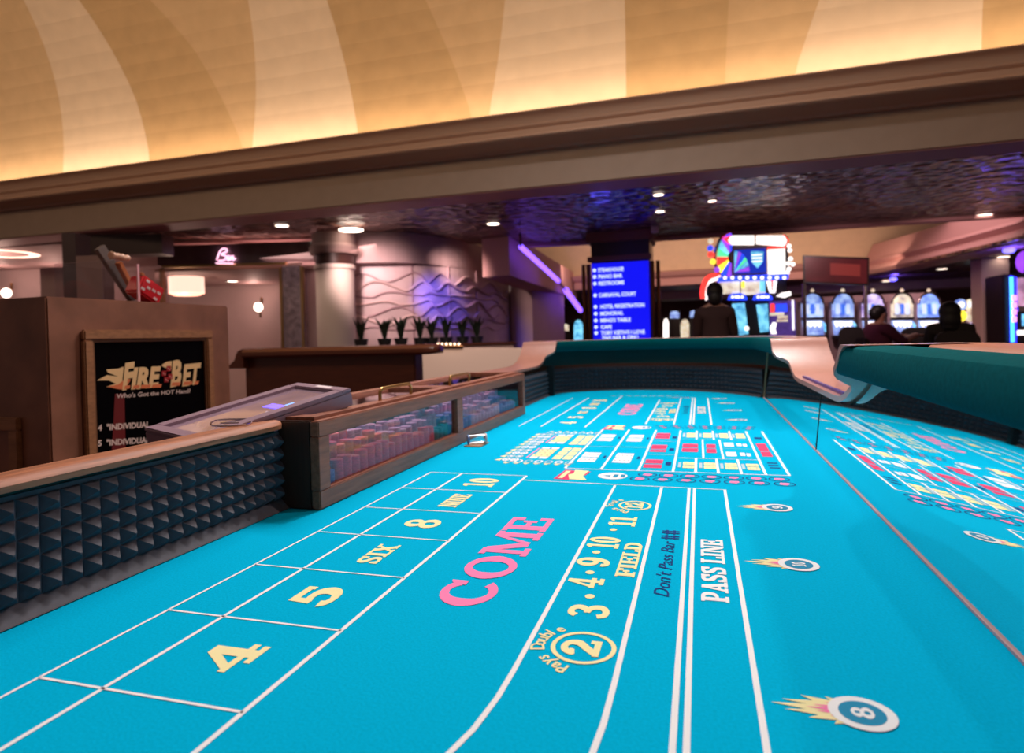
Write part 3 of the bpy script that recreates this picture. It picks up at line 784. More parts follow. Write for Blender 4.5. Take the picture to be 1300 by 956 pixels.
# stacked craps-eleven block on the left of the box
for (x0, y0) in ((-.470, 1.992), (-.470, 2.268)):
    for i in range(2):
        for j in range(3): bar(x0 + .034 * i, y0 + .073 * j, x0 + .034 * i + .029, y0 + .073 * j + .064, CREAM, 2)
for (x0, y0) in ((-.548, 1.995), (-.552, 2.285)):
    for j in range(3): bar(x0 + (.004 if j == 1 else 0), y0 + .035 + .046 * j, x0 + .060, y0 + .076 + .046 * j, CREAM, 3)
    bar(x0, y0, x0 + .026, y0 + .03, WHITE); bar(x0 + .032, y0, x0 + .060, y0 + .03, WHITE); bar(x0, y0 + .178, x0 + .028, y0 + .205, WHITE); bar(x0 + .034, y0 + .178, x0 + .062, y0 + .205, WHITE)
    bar(x0 - .012, y0 + .01, x0 - .007, y0 + .19, PINK)
for k in range(10):
    y = 1.965 + .058 * k
    for x in (-.615, -.587):
        blob(ringp(x, y, .013, .024, .006, 14), GREYB if k % 2 else WHITE, 'printed_ring'); blob([ellipse(x, y, .005, .011, 8)], WHITE, 'printed_mark')
    blob([[(-.632, y - .022), (-.632, y + .022), (-.652, y - .01)]], CREAM)
for k in range(7):
    x = -.60 + .033 * k
    for y in (1.945, 2.535):
        blob(ringp(x, y, .014, .022, .006, 14), WHITE if k % 2 else GREYB, 'printed_ring'); blob([[(x - .012, y - .027), (x + .012, y - .027), (x, y - .045)]] if y < 2 else [[(x - .012, y + .026), (x + .012, y + .026), (x, y + .042)]], CREAM)

# ================================================================== CHIP CASE on the dealers' side
CX0, CX1, CY0, CY1, CT = -1.205, -.872, 1.300, 3.140, .212
ym = onx(585, 545, CX1).y
case = thing('chip_case', 'long walnut chip case with glass front and two brass-handled glass lids', 'case', ((CX0 + CX1) / 2, (CY0 + CY1) / 2, 0.0))
FR = .024
def part(name, m_, parent, *boxes, bevel=.003):
    b = MB()
    for q in boxes: b.box(*q)
    return b.build(name, m_, parent, bevel=bevel)
part('bottom_rail', WOODC, case, (CX1 - FR, CY0, .001, CX1, CY1, .047))
part('top_rail', WOODC, case, (CX1 - FR, CY0, .174, CX1, CY1, CT))
part('stile', WOODC, case, (CX1 - FR, CY0, .047, CX1, CY0 + .045, .174), bevel=.001)
part('stile', WOODC, case, (CX1 - FR, CY1 - .04, .047, CX1, CY1, .174), bevel=.001)
part('mullion', WOODC, case, (CX1 - FR, ym - .028, .047, CX1, ym + .028, .174), bevel=.001)
part('end_panel', WOODD, case, (CX0, CY0, .001, CX1 - FR, CY0 + .02, CT))
part('end_panel', WOODD, case, (CX0, CY1 - .02, .001, CX1 - FR, CY1, CT))
part('back_panel', WOODD, case, (CX0, CY0 + .02, .001, CX0 + .02, CY1 - .02, CT))
part('tray', mat('tray_felt', (0.35, 0.16, 0.2), 0.9), case, (CX0 + .02, CY0 + .02, .001, CX1 - FR, CY1 - .02, .012))
for a, c in ((CY0 + .045, ym - .028), (ym + .028, CY1 - .04)):
    b = MB(); b.box(CX1 - .016, a, .047, CX1 - .013, c, .174); b.build('front_pane', GFRONT, case)
for a, c, hp in ((CY0 + .02, ym - .004, (503, 499)), (ym + .004, CY1 - .02, (584, 486))):
    lid = part('lid_frame', WOODC, case, (CX0 + .02, a, CT - .012, CX0 + .062, c, CT + .008), (CX1 - FR - .04, a, CT - .012, CX1 - FR, c, CT + .008), (CX0 + .062, a, CT - .012, CX1 - FR - .04, a + .045, CT + .008), (CX0 + .062, c - .045, CT - .012, CX1 - FR - .04, c, CT + .008), bevel=0)
    b = MB(); b.box(CX0 + .060, a + .043, CT - .006, CX1 - FR - .038, c - .043, CT - .002); b.build('lid_pane', GLASS, lid)
    h = onz(hp[0], hp[1], CT + .008); hx = CX1 - FR - .028; hy = onx(hp[0], hp[1], hx).y
    pts = [(hx, hy - .105, CT + .004), (hx, hy - .105, CT + .030), (hx, hy - .095, CT + .040), (hx, hy - .08, CT + .043), (hx, hy + .08, CT + .043), (hx, hy + .095, CT + .040), (hx, hy + .105, CT + .030), (hx, hy + .105, CT + .004)]
    b = MB(); b.tube(catmull(pts, 4), .0055, 8); b.build('handle', BRASS, lid, smooth=True)
# chip stacks inside
cols = {'red': mat('chip_red', (0.85, 0.10, 0.16), 0.45, var=0.25, scale=90, stretch=(1, 1, 4)), 'blue': mat('chip_blue', (0.22, 0.18, 0.55), 0.45, var=0.3, scale=90, stretch=(1, 1, 4)),
        'lilac': mat('chip_lilac', (0.70, 0.42, 0.62), 0.45, var=0.3, scale=90, stretch=(1, 1, 4)), 'green': mat('chip_green', (0.06, 0.22, 0.20), 0.45, var=0.3, scale=90, stretch=(1, 1, 4))}
meshes = {}
def chip_stack(col, n, loc, r=.0195):
    key = (col, n)
    if key not in meshes:
        b = MB(); prof = [(0.001, 0)]
        for k in range(n): prof += [(r, k * .0034 + .0002), (r, k * .0034 + .0028), (r - .0012, k * .0034 + .0031)]
        prof += [(0.001, n * .0034)]
        b.lathe((0, 0, 0), prof, 14); o = b.build('chip_stack', cols[col], smooth=True); meshes[key] = o.data
    else:
        o = bpy.data.objects.new('chip_stack', meshes[key]); COL.objects.link(o)
    o.location = loc; o.rotation_euler = (0, 0, random.random() * 6)
    tag(o, f'stack of {col} casino chips behind the glass of the walnut case', 'chips', f'{col} chip stacks in the walnut case')
yy_ = CY0 + .075; k = 0
while yy_ < CY1 - .06:
    f = (yy_ - CY0) / (CY1 - CY0)
    for row, x in enumerate((CX1 - .058, CX1 - .103, CX1 - .148)):
        c = ('red' if f < .42 else ('green' if .42 < f < .50 else ('blue' if f < .62 else ('lilac' if f < .84 else 'blue'))))
        if row == 0 and f < .08: c = 'blue'
        if row == 2: c = 'lilac' if f > .2 else 'red'
        if row == 1 and .25 < f < .5: c = 'lilac'
        h = 17 + row * 8 + int(6 * random.random()) + (4 if c == 'red' else 0)
        if abs(yy_ - ym) > .0: chip_stack(c, min(h, 46), (x, yy_, .0125))
    yy_ += .0425; k += 1

# small things on rail and felt
G2 = glass('clear_acrylic', (0.95, 0.92, 0.94), 0.5)
c = onz(606, 565, 0)
card = MB(); card.box(c.x - .035, c.y - .05, .0012, c.x + .03, c.y + .05, .004)
tag(card.build('card_tile', mat('tan_card', '9a7a5c', 0.5), org=(c.x, c.y, .0012)), 'small tan tile on the felt beside the walnut case', 'tile')
pk = thing('puck_holder', 'small clear cylinder with blue end lying on the tan tile', 'cylinder', (c.x, c.y, .004))
b = MB(); b.tube([(c.x - .028, c.y - .01, .0225), (c.x + .022, c.y + .02, .0225)], .018, 16); b.build('cylinder', G2, pk, smooth=True)
b = MB(); b.tube([(c.x - .033, c.y - .013, .0225), (c.x - .0285, c.y - .0103, .0225)], .0184, 16); b.build('end_cap', mat('blue_cap', (0.1, 0.25, 0.6), 0.3), pk)
b = MB(); b.tube([(c.x + .0225, c.y + .0203, .0225), (c.x + .027, c.y + .023, .0225)], .0184, 16); b.build('end_cap', mat('pink_cap', (0.75, 0.45, 0.42), 0.3), pk)
r0 = onz(268, 540, .2185); 
CHROME = mat('chrome', (0.85, 0.78, 0.80), 0.15, 1.0)
b = MB()
q = [onz(x, y, .2195) for x, y in ((270, 541), (276, 534), (318, 533), (311, 540))]
b.tube(catmull([(p.x, p.y, .2205) for p in q], 4, closed=True), .0022, 6, closed=True)
q2 = [onz(x, y, .2195) for x, y in ((280, 538), (304, 537))]
b.tube([(p.x, p.y, .2205) for p in q2], .0022, 6)
tag(b.build('wire_clip', CHROME, smooth=True), 'thin chrome wire clip lying on the oak rail beside the walnut case', 'clip')
c = onx(320, 533, -1.03); b = MB(); b.lathe((c.x, 1.333, CT + .0085), [(0, 0), (.012, 0), (.013, .003), (.013, .009), (.011, .011), (0, .011)], 18)
tag(b.build('marker_puck', mat('white_plastic', (0.8, 0.72, 0.78), 0.3), smooth=True), 'small white puck on the near corner of the walnut case', 'puck')

# ================================================================== TILTED DISPLAY behind the oak rail
BL, TL, TR, BR = atd(183, 545, 1.50), atd(287, 487, 1.93), atd(362, 494, 1.80), atd(240, 558, 1.38)
U = (BR - BL).normalized(); V = ((TL - BL) + (TR - BR)).normalized(); V = (V - U * V.dot(U)).normalized(); N = U.cross(V).normalized()
if N.z < 0: N = -N
Wd = ((BR - BL).length + (TR - TL).length) / 2; Hd = ((TL - BL).length + (TR - BR).length) / 2
scr = thing('display', 'tilted grey touch display with purple sheen on a stand behind the oak rail', 'display', (BL.x, BL.y, FLOOR))
BEZ = mat('mauve_bezel', (0.27, 0.18, 0.24), 0.4)
def dbox(name, m_, x0, y0, z0, x1, y1, z1, parent=scr, bevel=.003):
    b = MB(); b.obox(BL, U, V, N, x0, y0, z0, x1, y1, z1); return b.build(name, m_, parent, bevel=bevel)
dbox('housing', BEZ, 0, 0, -.045, Wd, Hd, -.006)
bw = .032
bz = dbox('bezel', BEZ, 0, 0, -.006, Wd, bw, .004); dbox('bezel', BEZ, 0, Hd - bw, -.006, Wd, Hd, .004); dbox('bezel', BEZ, 0, bw, -.006, bw, Hd - bw, .004, bevel=0); dbox('bezel', BEZ, Wd - bw, bw, -.006, Wd, Hd - bw, .004, bevel=0)
sc = dbox('screen', mat('screen_glass', (0.30, 0.20, 0.25), 0.12, var=0.25, scale=7, spec=0.8, coat=0.6, emit=0.12, ecol=(0.40, 0.24, 0.30)), bw, bw, -.006, Wd - bw, Hd - bw, -.004, bevel=0)
b = MB(); O = BL + U * Wd * .50 + V * Hd * .55 + N * -.0035
b.cur = 0; b.obox(O, U, V, N, 0, 0, 0, .07, .03, .0006); b.cur = 1; b.obox(O, U, V, N, .05, .028, 0, .10, .055, .0006)
b.build('screen_logo', [emi('logo_violet', (0.18, 0.12, 1.0), 1.4), emi('logo_blue', (0.2, 0.45, 1.0), 1.0)], sc)
dbox('sticker', mat('sticker', (0.8, 0.7, 0.72), 0.5), Wd * .45, Hd - .022, .004, Wd * .72, Hd - .008, .0048, bevel=0)
b = MB(); C_ = BL + U * Wd / 2 + V * Hd * .55 - N * .05
b.tube([(C_.x, C_.y, FLOOR), (C_.x, C_.y, C_.z)], .022, 10); b.lathe((C_.x, C_.y, FLOOR), [(0, 0), (.16, 0), (.16, .015), (.03, .03)], 20); b.build('stand', BLACK, scr)

# ================================================================== PODIUM with framed poster
PX = -2.16
STONE = mat('brown_stone', (0.21, 0.088, 0.054), 0.35, var=0.25, scale=7)
FRAME = mat('podium_frame_wood', (0.27, 0.12, 0.055), 0.4, var=0.2, scale=8, stretch=(1, 4, 10))
pod = thing('podium', 'brown polished stone podium carrying a framed black poster', 'podium', (PX - .45, 2.07, FLOOR))
part('body', STONE, pod, (PX - .95, 1.63, FLOOR, PX, 2.51, .586), bevel=.006)
y0, y1 = onx(103, 480, PX).y, onx(268, 480, PX).y; zt = onx(180, 419, PX).z
fw = .038
part('frame', FRAME, pod, (PX, y0, zt - fw, PX + .022, y1, zt), (PX, y0, -.3, PX + .022, y0 + fw, zt - fw), (PX, y1 - fw, -.3, PX + .022, y1, zt - fw), (PX, y0, -.3 - fw, PX + .022, y1, -.3), bevel=.005)
part('frame_moulding', mat('frame_inner_wood', (0.13, 0.055, 0.025), 0.4), pod, (PX, y0 + fw, zt - fw - .009, PX + .012, y1 - fw, zt - fw), (PX, y0 + fw, -.3, PX + .012, y0 + fw + .009, zt - fw - .009), (PX, y1 - fw - .009, -.3, PX + .012, y1 - fw, zt - fw - .009), bevel=0)
POS = mat('poster_black', (0.002, 0.0015, 0.002), 0.3, spec=0.06)
poster = part('poster', POS, pod, (PX, y0 + fw, -.3, PX + .004, y1 - fw, zt - fw), bevel=0)
xp = PX + .0046
def onp(px, py): q = onx(px, py, xp); return q
PY = Vector((0, 1, 0)); PZ = Vector((0, 0, 1))
GOLD = mat('poster_gold', (0.72, 0.46, 0.22), 0.4); ORNG = mat('poster_orange', (0.62, 0.16, 0.06), 0.4); PW = mat('poster_white', (0.62, 0.46, 0.40), 0.5); DRED = mat('poster_dark_red', (0.12, 0.005, 0.005), 0.5)
def pp2(pts, m_, name, dz=0):
    b = MB(); b.add([(xp + dz, onp(x, y).y, onp(x, y).z) for x, y in pts], [list(range(len(pts)))]); b.build(name, m_, poster, fixn=False)
# red beam
pp2([(146, 500), (158, 500), (160, 590), (141, 590)], DRED, 'poster_beam')
# flames of the initial letters
pp2([(123, 483), (136, 476), (150, 478), (137, 473), (135, 469), (150, 468), (164, 463), (168, 463), (160, 480), (156, 494), (150, 493), (135, 491), (147, 487), (138, 483)], GOLD, 'poster_flame')
pp2([(136, 491), (150, 488), (160, 480), (166, 482), (158, 495), (150, 494)], ORNG, 'poster_flame', .0004)
pp2([(204, 464), (212, 459), (222, 458), (231, 459), (226, 470), (216, 470)], GOLD, 'poster_flame', .0002)
def ptext(t, x0, yb, x1, h, m_, shear=.25, dz=.0006, bold=.02):
    a = onp(x0, yb); c = onp(x1, yb); hh = (onp(x0, yb - h).z - a.z) / .7
    d = Vector((0, c.y - a.y, (onp(x1, yb - (3.5 if yb < 505 else (x1 - x0) * .075)).z - a.z)))
    polys, wd, x0_ = font_polys(t, shear=shear, bold=bold)
    if bold > .045:
        pb, wb, xb0 = font_polys(t, shear=shear, bold=.10)
        decal('poster_outline', [[(q[0] - x0_, q[1]) for q in p] for p in pb], (xp + dz - .0003, a.y, a.z), d / wd, PZ * hh, POS, poster)
    decal('poster_word', [[(q[0] - x0_, q[1]) for q in p] for p in polys], (xp + dz, a.y, a.z), d / wd, PZ * hh, m_, poster)
ptext('F', 155, 494, 172, 31, GOLD, bold=.05); ptext('IRE', 166, 493, 205, 25, GOLD, bold=.05); ptext('B', 216, 490, 231, 30, GOLD, bold=.05); ptext('ET', 231, 489, 256, 25, GOLD, bold=.05)
for (xa, xb, yb) in ((157, 164, 494), (168, 176, 493.6), (178, 190, 493), (192, 204, 492.4), (217, 228, 490), (232, 243, 489), (246, 251, 488.5)):
    pp2([(xa, yb), (xb, yb - .6), (xb + 1.5, yb - 5), (xa + 1.5, yb - 4.4)], ORNG, 'poster_word_foot', .0012)
for (x, y) in ((208, 474), (214, 468), (211, 482), (216, 478)):
    b = MB(); q = onp(x, y); b.box(xp, q.y - .011, q.z - .011, xp + .0016, q.y + .011, q.z + .011); b.build('poster_dice', mat('poster_dice_red', (0.30, 0.008, 0.01), 0.4), poster)
    b = MB(); b.box(xp + .0016, q.y - .005, q.z - .002, xp + .002, q.y - .001, q.z + .003); b.build('poster_dice_pip', PW, poster)
    b = MB(); b.box(xp + .0016, q.y + .003, q.z - .006, xp + .002, q.y + .007, q.z - .002); b.build('poster_dice_pip', PW, poster)
ptext("Who's Got the HOT Hand?", 148, 505.5, 242, 5.5, PW, .1)
ptext('4  "INDIVIDUAL', 124, 547, 190, 7.5, PW, .1, bold=.035); ptext('5  "INDIVIDUAL', 124, 566.5, 190, 7.5, PW, .1, bold=.035)
# panel on the near face of the podium
part('panel_frame', FRAME, pod, (PX - .95, 1.61, .12, PX - .13, 1.63, .165), (PX - .175, 1.61, -.4, PX - .13, 1.63, .12), bevel=.004)

# acrylic display with giant dice on the podium
dt = .5865
G3 = glass('thin_acrylic', (0.97, 0.95, 0.96), 0.12)
acr = thing('acrylic_display', 'clear acrylic display box on top of the stone podium', 'display box', (PX - .22, 2.0, dt))
ya, yb = onx(132, 370, PX - .1).y, onx(214, 370, PX - .1).y
zt2 = onx(160, 334, PX - .1).z
for bx in ((PX - .10, ya, dt, PX - .094, yb, zt2), (PX - .36, ya, dt, PX - .354, yb, zt2), (PX - .354, ya, dt, PX - .10, ya + .006, zt2), (PX - .354, yb - .006, dt, PX - .10, yb, zt2)):
    b = MB(); b.box(*bx); b.build('pane', G3, acr)
yk = onx(173, 350, PX - .1).y
b = MB(); b.box(PX - .0939, yk - .005, dt, PX - .088, yk + .005, zt2); b.build('edge_strip', mat('pink_acrylic', (0.7, 0.35, 0.38), 0.3), acr)
PX2 = PX - .22
def plank(p0, p1, wd, name, m_, label, cat, x=PX2, th=.02):
    a = onx(*p0, x); c = onx(*p1, x); d = (c - a).normalized(); n = Vector((1, 0, 0)); s = n.cross(d)
    b = MB(); b.obox(a, d, n, s, 0, -th, -wd / 2, (c - a).length, th, wd / 2)
    return tag(b.build(name, m_, bevel=.002), label, cat)
plank((126, 314), (170, 381), .045, 'easel_board', mat('grey_board', (0.11, 0.08, 0.07), 0.5), 'grey board leaning in the acrylic display box', 'board', PX2 - .08, .012)
plank((150, 333), (168, 367), .022, 'stick', mat('orange_wood', (0.42, 0.13, 0.04), 0.4), 'orange wooden stick leaning in front of the grey board', 'stick', PX2 - .04, .012)
plank((178, 346), (198, 376), .016, 'stick', MATS['orange_wood'], 'dark orange stick leaning behind the giant red die', 'stick', PX2 - .06, .01)
b = MB(); b.tube(catmull([tuple(onx(x, y, PX2)) for x, y in ((140, 324), (148, 325), (156, 327), (165, 328))], 5), [.014, .018, .013, .015, .012, .013, .015, .012, .015, .016, .015, .013, .012, .014, .010, .006], 10)
tag(b.build('turned_baton', mat('peach_wood', (0.62, 0.36, 0.24), 0.4), smooth=True), 'turned pale wooden baton lying across the acrylic display box', 'baton')
die = thing('giant_die', 'giant red die with white pips tilted inside the acrylic display box', 'die', tuple(onx(185, 379, PX - .17)))
C0 = onx(184, 369, PX - .17); ang = math.radians(-28)
e1 = Vector((0, math.cos(ang), math.sin(ang))); e2 = Vector((0, -math.sin(ang), math.cos(ang))); e3 = Vector((1, 0, 0))
DR = mat('die_red', (0.75, 0.03, 0.04), 0.25)
b = MB(); b.obox(C0, e1, e2, e3, -.062, -.042, -.04, .062, .042, .04); b.build('cube', DR, die, bevel=.008)
for (x, y) in ((-.035, .024), (-.02, -.002), (.008, .002), (.036, .006), (.03, -.026), (-.045, -.02)):
    b = MB(); b.obox(C0, e1, e2, e3, x - .010, y - .006, .04, x + .010, y + .006, .042); b.build('pip', mat('pip_white', (0.85, 0.75, 0.72), 0.4), die, bevel=.003)

# ================================================================== SECOND CRAPS TABLE behind
t2 = thing('craps_table', 'dark wooden craps table with rounded rail standing in front of the pale column', 'table', (-2.95, 4.7, FLOOR))
ty = 4.60
xa_, xb_ = ony(308, 441, ty).x, ony(552, 441, ty).x
b = MB()
prof = [(0, .28), (-.02, .30), (-.02, .33), (0, .35), (.05, .362), (.22, .362), (.24, .34), (.24, .28)]
rings = []
for x, k in ((xa_, 1), (xb_ - .12, 1), (xb_ - .05, .95), (xb_ - .015, .8), (xb_, .5)):
    rings.append([(x, ty + .11 + (o - .11) * k, .32 + (z - .32) * k) for o, z in prof])
b.loft(rings, cap=True); b.build('rail', WOODT, t2, smooth=True)
xr = ony(527, 470, ty + .08).x
part('body', WOODT, t2, (xa_ - .05, ty + .08, FLOOR + .12, xr, ty + .24, .30), bevel=.01)
part('plinth', WOODD, t2, (xa_ + .1, ty + .10, FLOOR, xr - .1, ty + .22, FLOOR + .12))
# cut-away end with turquoise lining
b = MB()
S_ = [(0, .36), (-.05, .345), (-.075, .31), (-.09, .265), (-.14, .225), (-.20, .21), (-.20, .19), (-.10, .19), (0, .19)]
b.prism([(xa_ + o, ty + .0, z) for o, z in S_], (0, .10, 0)); b.build('rail_end', WOODT, t2)
b = MB(); b.prism([(xa_ + .0, ty + .11, .355), (xa_ - .06, ty + .11, .345), (xa_ - .12, ty + .11, .30), (xa_ - .16, ty + .11, .24), (xa_ - .16, ty + .11, .21), (xa_, ty + .11, .21)], (0, .5, 0)); b.build('lining', TEAL, t2)

# ================================================================== COLUMN, MURAL WALL, PLANTER
colo = thing('column', 'round pale column with dark capital beside the mural wall', 'column', tuple(Vector((*atd(428, 440, 9.4)[:2], FLOOR))))
cp = atd(428, 440, 9.4); k = 9.4 / 800
def zat(y, x=428, D=9.4): return atd(x, y, D).z
PALEC = mat('column_paint', (0.70, 0.58, 0.52), 0.55)
b = MB(); b.lathe((cp.x, cp.y, 0), [(24 * k, FLOOR), (24 * k, zat(344)), (26 * k, zat(342)), (26 * k, zat(338)), (24 * k, zat(337))], 32); b.build('shaft', PALEC, colo, smooth=True)
b = MB(); b.lathe((cp.x, cp.y, 0), [(23.5 * k, zat(337)), (24.5 * k, zat(324)), (0.01, zat(324))], 32); b.build('necking', mat('dark_brown_band', (0.06, 0.025, 0.02), 0.4), colo, smooth=True)
b = MB(); b.lathe((cp.x, cp.y, 0), [(0.01, zat(324)), (29 * k, zat(324)), (31 * k, zat(321)), (31 * k, zat(315)), (27 * k, zat(311)), (27 * k, 2.0)], 32); b.build('capital', mat('capital_paint', (0.42, 0.28, 0.26), 0.5), colo, smooth=True)

mp = [(430, 9.9), (455, 9.9), (525, 10.0), (560, 10.3), (596, 11.0), (625, 12.4), (648, 14.5)]
MT = zat(336, 470, 9.9)
MUR = mat('mural_plaster', (0.55, 0.40, 0.42), 0.42, var=0.22, scale=1.3, spec=0.6)
P = []
for x, D in mp:
    q = atd(x, 430, D); P.append(Vector((q.x, q.y, 0)))
Pc = catmull(P, 6)
b = MB(); b.strip([(p.x, p.y, FLOOR) for p in Pc], [(p.x, p.y, MT) for p in Pc])
mw = struct(b.build('wall_mural', MUR, fixn=False))
b = MB(); b.strip([(p.x, p.y - .05, MT) for p in Pc], [(p.x, p.y - .05, 2.1) for p in Pc]); b.strip([(p.x, p.y + .05, MT) for p in Pc], [(p.x - .1, p.y - .35, MT) for p in Pc]); b.strip([(p.x - .1, p.y - .35, MT) for p in Pc], [(p.x - .1, p.y - .35, 2.1) for p in Pc])
struct(b.build('bulkhead', MAUVE, fixn=False))
# raised wave lines on the mural and vertical panel joints
WL = mat('mural_wave_light', (0.62, 0.44, 0.44), 0.4); WDk = mat('mural_wave_dark', (0.40, 0.25, 0.28), 0.4)
def mpoint(f, z, off=.02):
    i = f * (len(Pc) - 1); a = int(min(i, len(Pc) - 2)); p = Pc[a].lerp(Pc[a + 1], i - a)
    t = (Pc[a + 1] - Pc[a]).normalized(); n = Vector((t.y, -t.x, 0))
    return Vector((p.x, p.y, z)) + n * off
for r in range(7):
    z0 = .52 + .135 * r
    for seg in range(2):
        pts = []
        for i in range(26):
            f = .06 + .45 * seg + .45 * i / 25
            pts.append(mpoint(f, z0 + .10 * abs(math.sin(f * 19 + r * 1.3)) + .04 * math.sin(f * 41 + r)))
        b = MB(); b.tube(pts, .022 if r % 2 else .014, 6); b.build('mural_wave', WL if (r + seg) % 2 else WDk, mw, smooth=True)
for f in (.335, .55, .72):
    b = MB(); b.tube([mpoint(f, .2, .01), mpoint(f, MT, .01)], .012, 6); b.build('mural_joint', WDk, mw)
# end of the mural wall and receding bulkhead
b = MB(); a = atd(650, 430, 14.2); c = atd(677, 430, 14.0)
b.prism([(a.x, a.y, FLOOR), (c.x, c.y, FLOOR), (c.x + .3, c.y + 2, FLOOR), (a.x, a.y + 2, FLOOR)], (0, 0, zat(360, 660, 14.2) - FLOOR))
struct(b.build('wall_end', MAUVE))
b = MB(); a = atd(612, 318, 10.6); c = atd(676, 358, 14.0); zb1 = atd(622, 334, 10.8).z
b.prism([(a.x, a.y, 1.42), (a.x + .5, a.y - .1, 1.42), (c.x + .25, c.y + 4, 1.42), (c.x - .4, c.y + 4, 1.42)], (0, 0, .7))
struct(b.build('bulkhead', PINKB))
# purple neon strips along the cove edge
NEON = emi('violet_neon', (0.20, 0.08, 1.0), 3.0)
n0, n1, n2, n3 = atd(661, 313, 10.3), atd(709, 357, 12.6), atd(718, 368, 14.6), atd(737, 394, 16.2)
ns = thing('neon_strip', 'violet neon strip running down along the cove edge left of the blue sign', 'neon light', tuple(n0))
b = MB(); b.tube([n0, n1], .045, 6); b.build('neon_tube', NEON, ns)
b = MB(); b.tube([n2, n3], .07, 6); b.build('neon_tube', NEON, ns)
b = MB(); b.tube([n1, n2], .02, 6); b.build('link', BRONZE, ns)
b = MB(); b.tube([n0, (n0.x, n0.y, 2.058)], .02, 6); b.build('bracket', BRONZE, ns)

# planter counter
b = MB(); a = atd(453, 440, 7.6); c = atd(652, 438, 8.6)
u = (c - a); u.z = 0; L = u.length; u.normalize(); n = Vector((-u.y, u.x, 0)); zc = .335
pln = thing('planter_counter', 'pale counter with planter trough below the mural', 'counter', (a.x, a.y, FLOOR))
b.obox((a.x, a.y, 0), u, n, Vector((0, 0, 1)), -.6, 0, FLOOR, L, .5, zc - .03); b.build('front', mat('counter_front', (0.62, 0.44, 0.40), 0.5), pln)
b = MB(); b.obox((a.x, a.y, 0), u, n, Vector((0, 0, 1)), -.62, -.04, zc - .03, L + .03, .54, zc); b.build('ledge', WOODT, pln, bevel=.008)
LEAF = mat('plant_leaf', (0.012, 0.022, 0.012), 0.5)
for i, px in enumerate((464, 492, 512, 536, 551, 570, 592, 612)):
    f = (px - 453) / 199
    base = Vector((a.x, a.y, zc)) + u * (L * f) + n * .25
    pt = thing('potted_agave', 'dark spiky potted plant on the planter counter, ' + ('nearest to the pale column', 'second from the pale column', 'third from the pale column', 'fourth from the pale column', 'fourth from the wall end', 'third from the wall end', 'second from the wall end', 'nearest to the wall end')[i], 'plant', base, 'spiky plants on the planter counter')
    b = MB(); b.lathe(base, [(0.01, .001), (.07, .001), (.09, .09), (.08, .09), (.01, .08)], 12); b.build('pot', BLACK, pt)
    for kk in range(9):
        an = 2 * PI * kk / 9 + i; r = .07 + .03 * random.random(); h = .20 + .1 * random.random()
        d = Vector((math.cos(an), math.sin(an), 0)); sd = Vector((-d.y, d.x, 0))
        pts = [base + Vector((0, 0, .08)), base + d * r * .5 + Vector((0, 0, .08 + h * .6)), base + d * r * 1.3 + Vector((0, 0, .08 + h))]
        b = MB(); wv = (.022, .035, .001)
        b.loft([[p - sd * w_, p + Vector((0, 0, -.01)), p + sd * w_, p + Vector((0, 0, .006))] for p, w_ in zip(pts, wv)], cap=True)
        b.build('leaf', LEAF, pt)
for i in range(6):
    q = atd(556 + 5.3 * i, 436.8, 7.2); b = MB(); b.ball((q.x, q.y, q.z), .013, n=10, m_=6)
    o = tag(b.build('bulb', emi('warm_bulb', (1.0, 0.70, 0.45), 4), smooth=True), 'small glowing bulb in the row of six above the pale counter', 'bulb', 'bulbs above the counter')
lr = MB(); q0 = atd(552, 438.4, 7.25); q1 = atd(588, 438.4, 7.25); lr.tube([q0 + Vector((0, 0, -.012)), q1 + Vector((0, 0, -.012))], .018, 8)
tag(lr.build('lamp_rail', BRONZE), 'bronze rail carrying the row of small bulbs', 'rail')
pc = MB(); pc.obox((q0.x, q0.y, 0), (q1 - q0).normalized(), n, Vector((0, 0, 1)), -.3, .02, FLOOR, 1.1, .3, q0.z - .03)
tag(pc.build('cabinet', mat('cabinet_cream', (0.75, 0.58, 0.50), 0.5), bevel=.01), 'low cream cabinet right of the dark wooden craps table', 'cabinet')

# ================================================================== BLUE DIRECTORY SIGN on the square pillar
sy = 10.2
pil = thing('pillar', 'dark square pillar with bronze corner trims carrying the blue sign', 'pillar', (ony(788, 430, sy).x, sy + .5, FLOOR))
def px_(x): return ony(x, 400, sy).x
def pz_(y, x=788): return ony(x, y, sy).z
DKB = mat('pillar_dark', (0.035, 0.014, 0.012), 0.35)
part('shaft', DKB, pil, (px_(751), sy + .12, FLOOR, px_(826), sy + .95, CZ - .001))
part('capital', mat('capital_brown', (0.20, 0.07, 0.05), 0.35), pil, (px_(745), sy + .06, pz_(305), px_(830), sy + 1.0, pz_(290)), (px_(740), sy + .02, pz_(290), px_(834), sy + 1.04, CZ - .002), bevel=.02)
part('ring', MATS['capital_brown'], pil, (px_(747), sy + .06, pz_(330), px_(828), sy + .119, pz_(323)))
for x0, x1 in ((739, 744), (745, 751), (826, 832), (834, 839)):
    b = MB(); r = (px_(x1) - px_(x0)) / 2; b.lathe(((px_(x0) + px_(x1)) / 2, sy + .06, 0), [(r, FLOOR + .002), (r, pz_(333)), (.001, pz_(333))], 12); b.build('corner_trim', BRONZE, pil, smooth=True)
sign = thing('directory_sign', 'glowing blue directory sign with white lettering on the pillar', 'sign', (px_(788), sy + .05, pz_(470)))
SBL = emi('sign_blue', (0.004, 0.006, 0.85), 1.0)
sx0, sx1, sz0, sz1 = px_(752.5), px_(824.5), pz_(455), pz_(332.5)
part('panel', SBL, sign, (sx0, sy + .02, sz0, sx1, sy + .119, sz1), bevel=0)
SW = emi('sign_white', (0.75, 0.88, 1.0), 1.15)
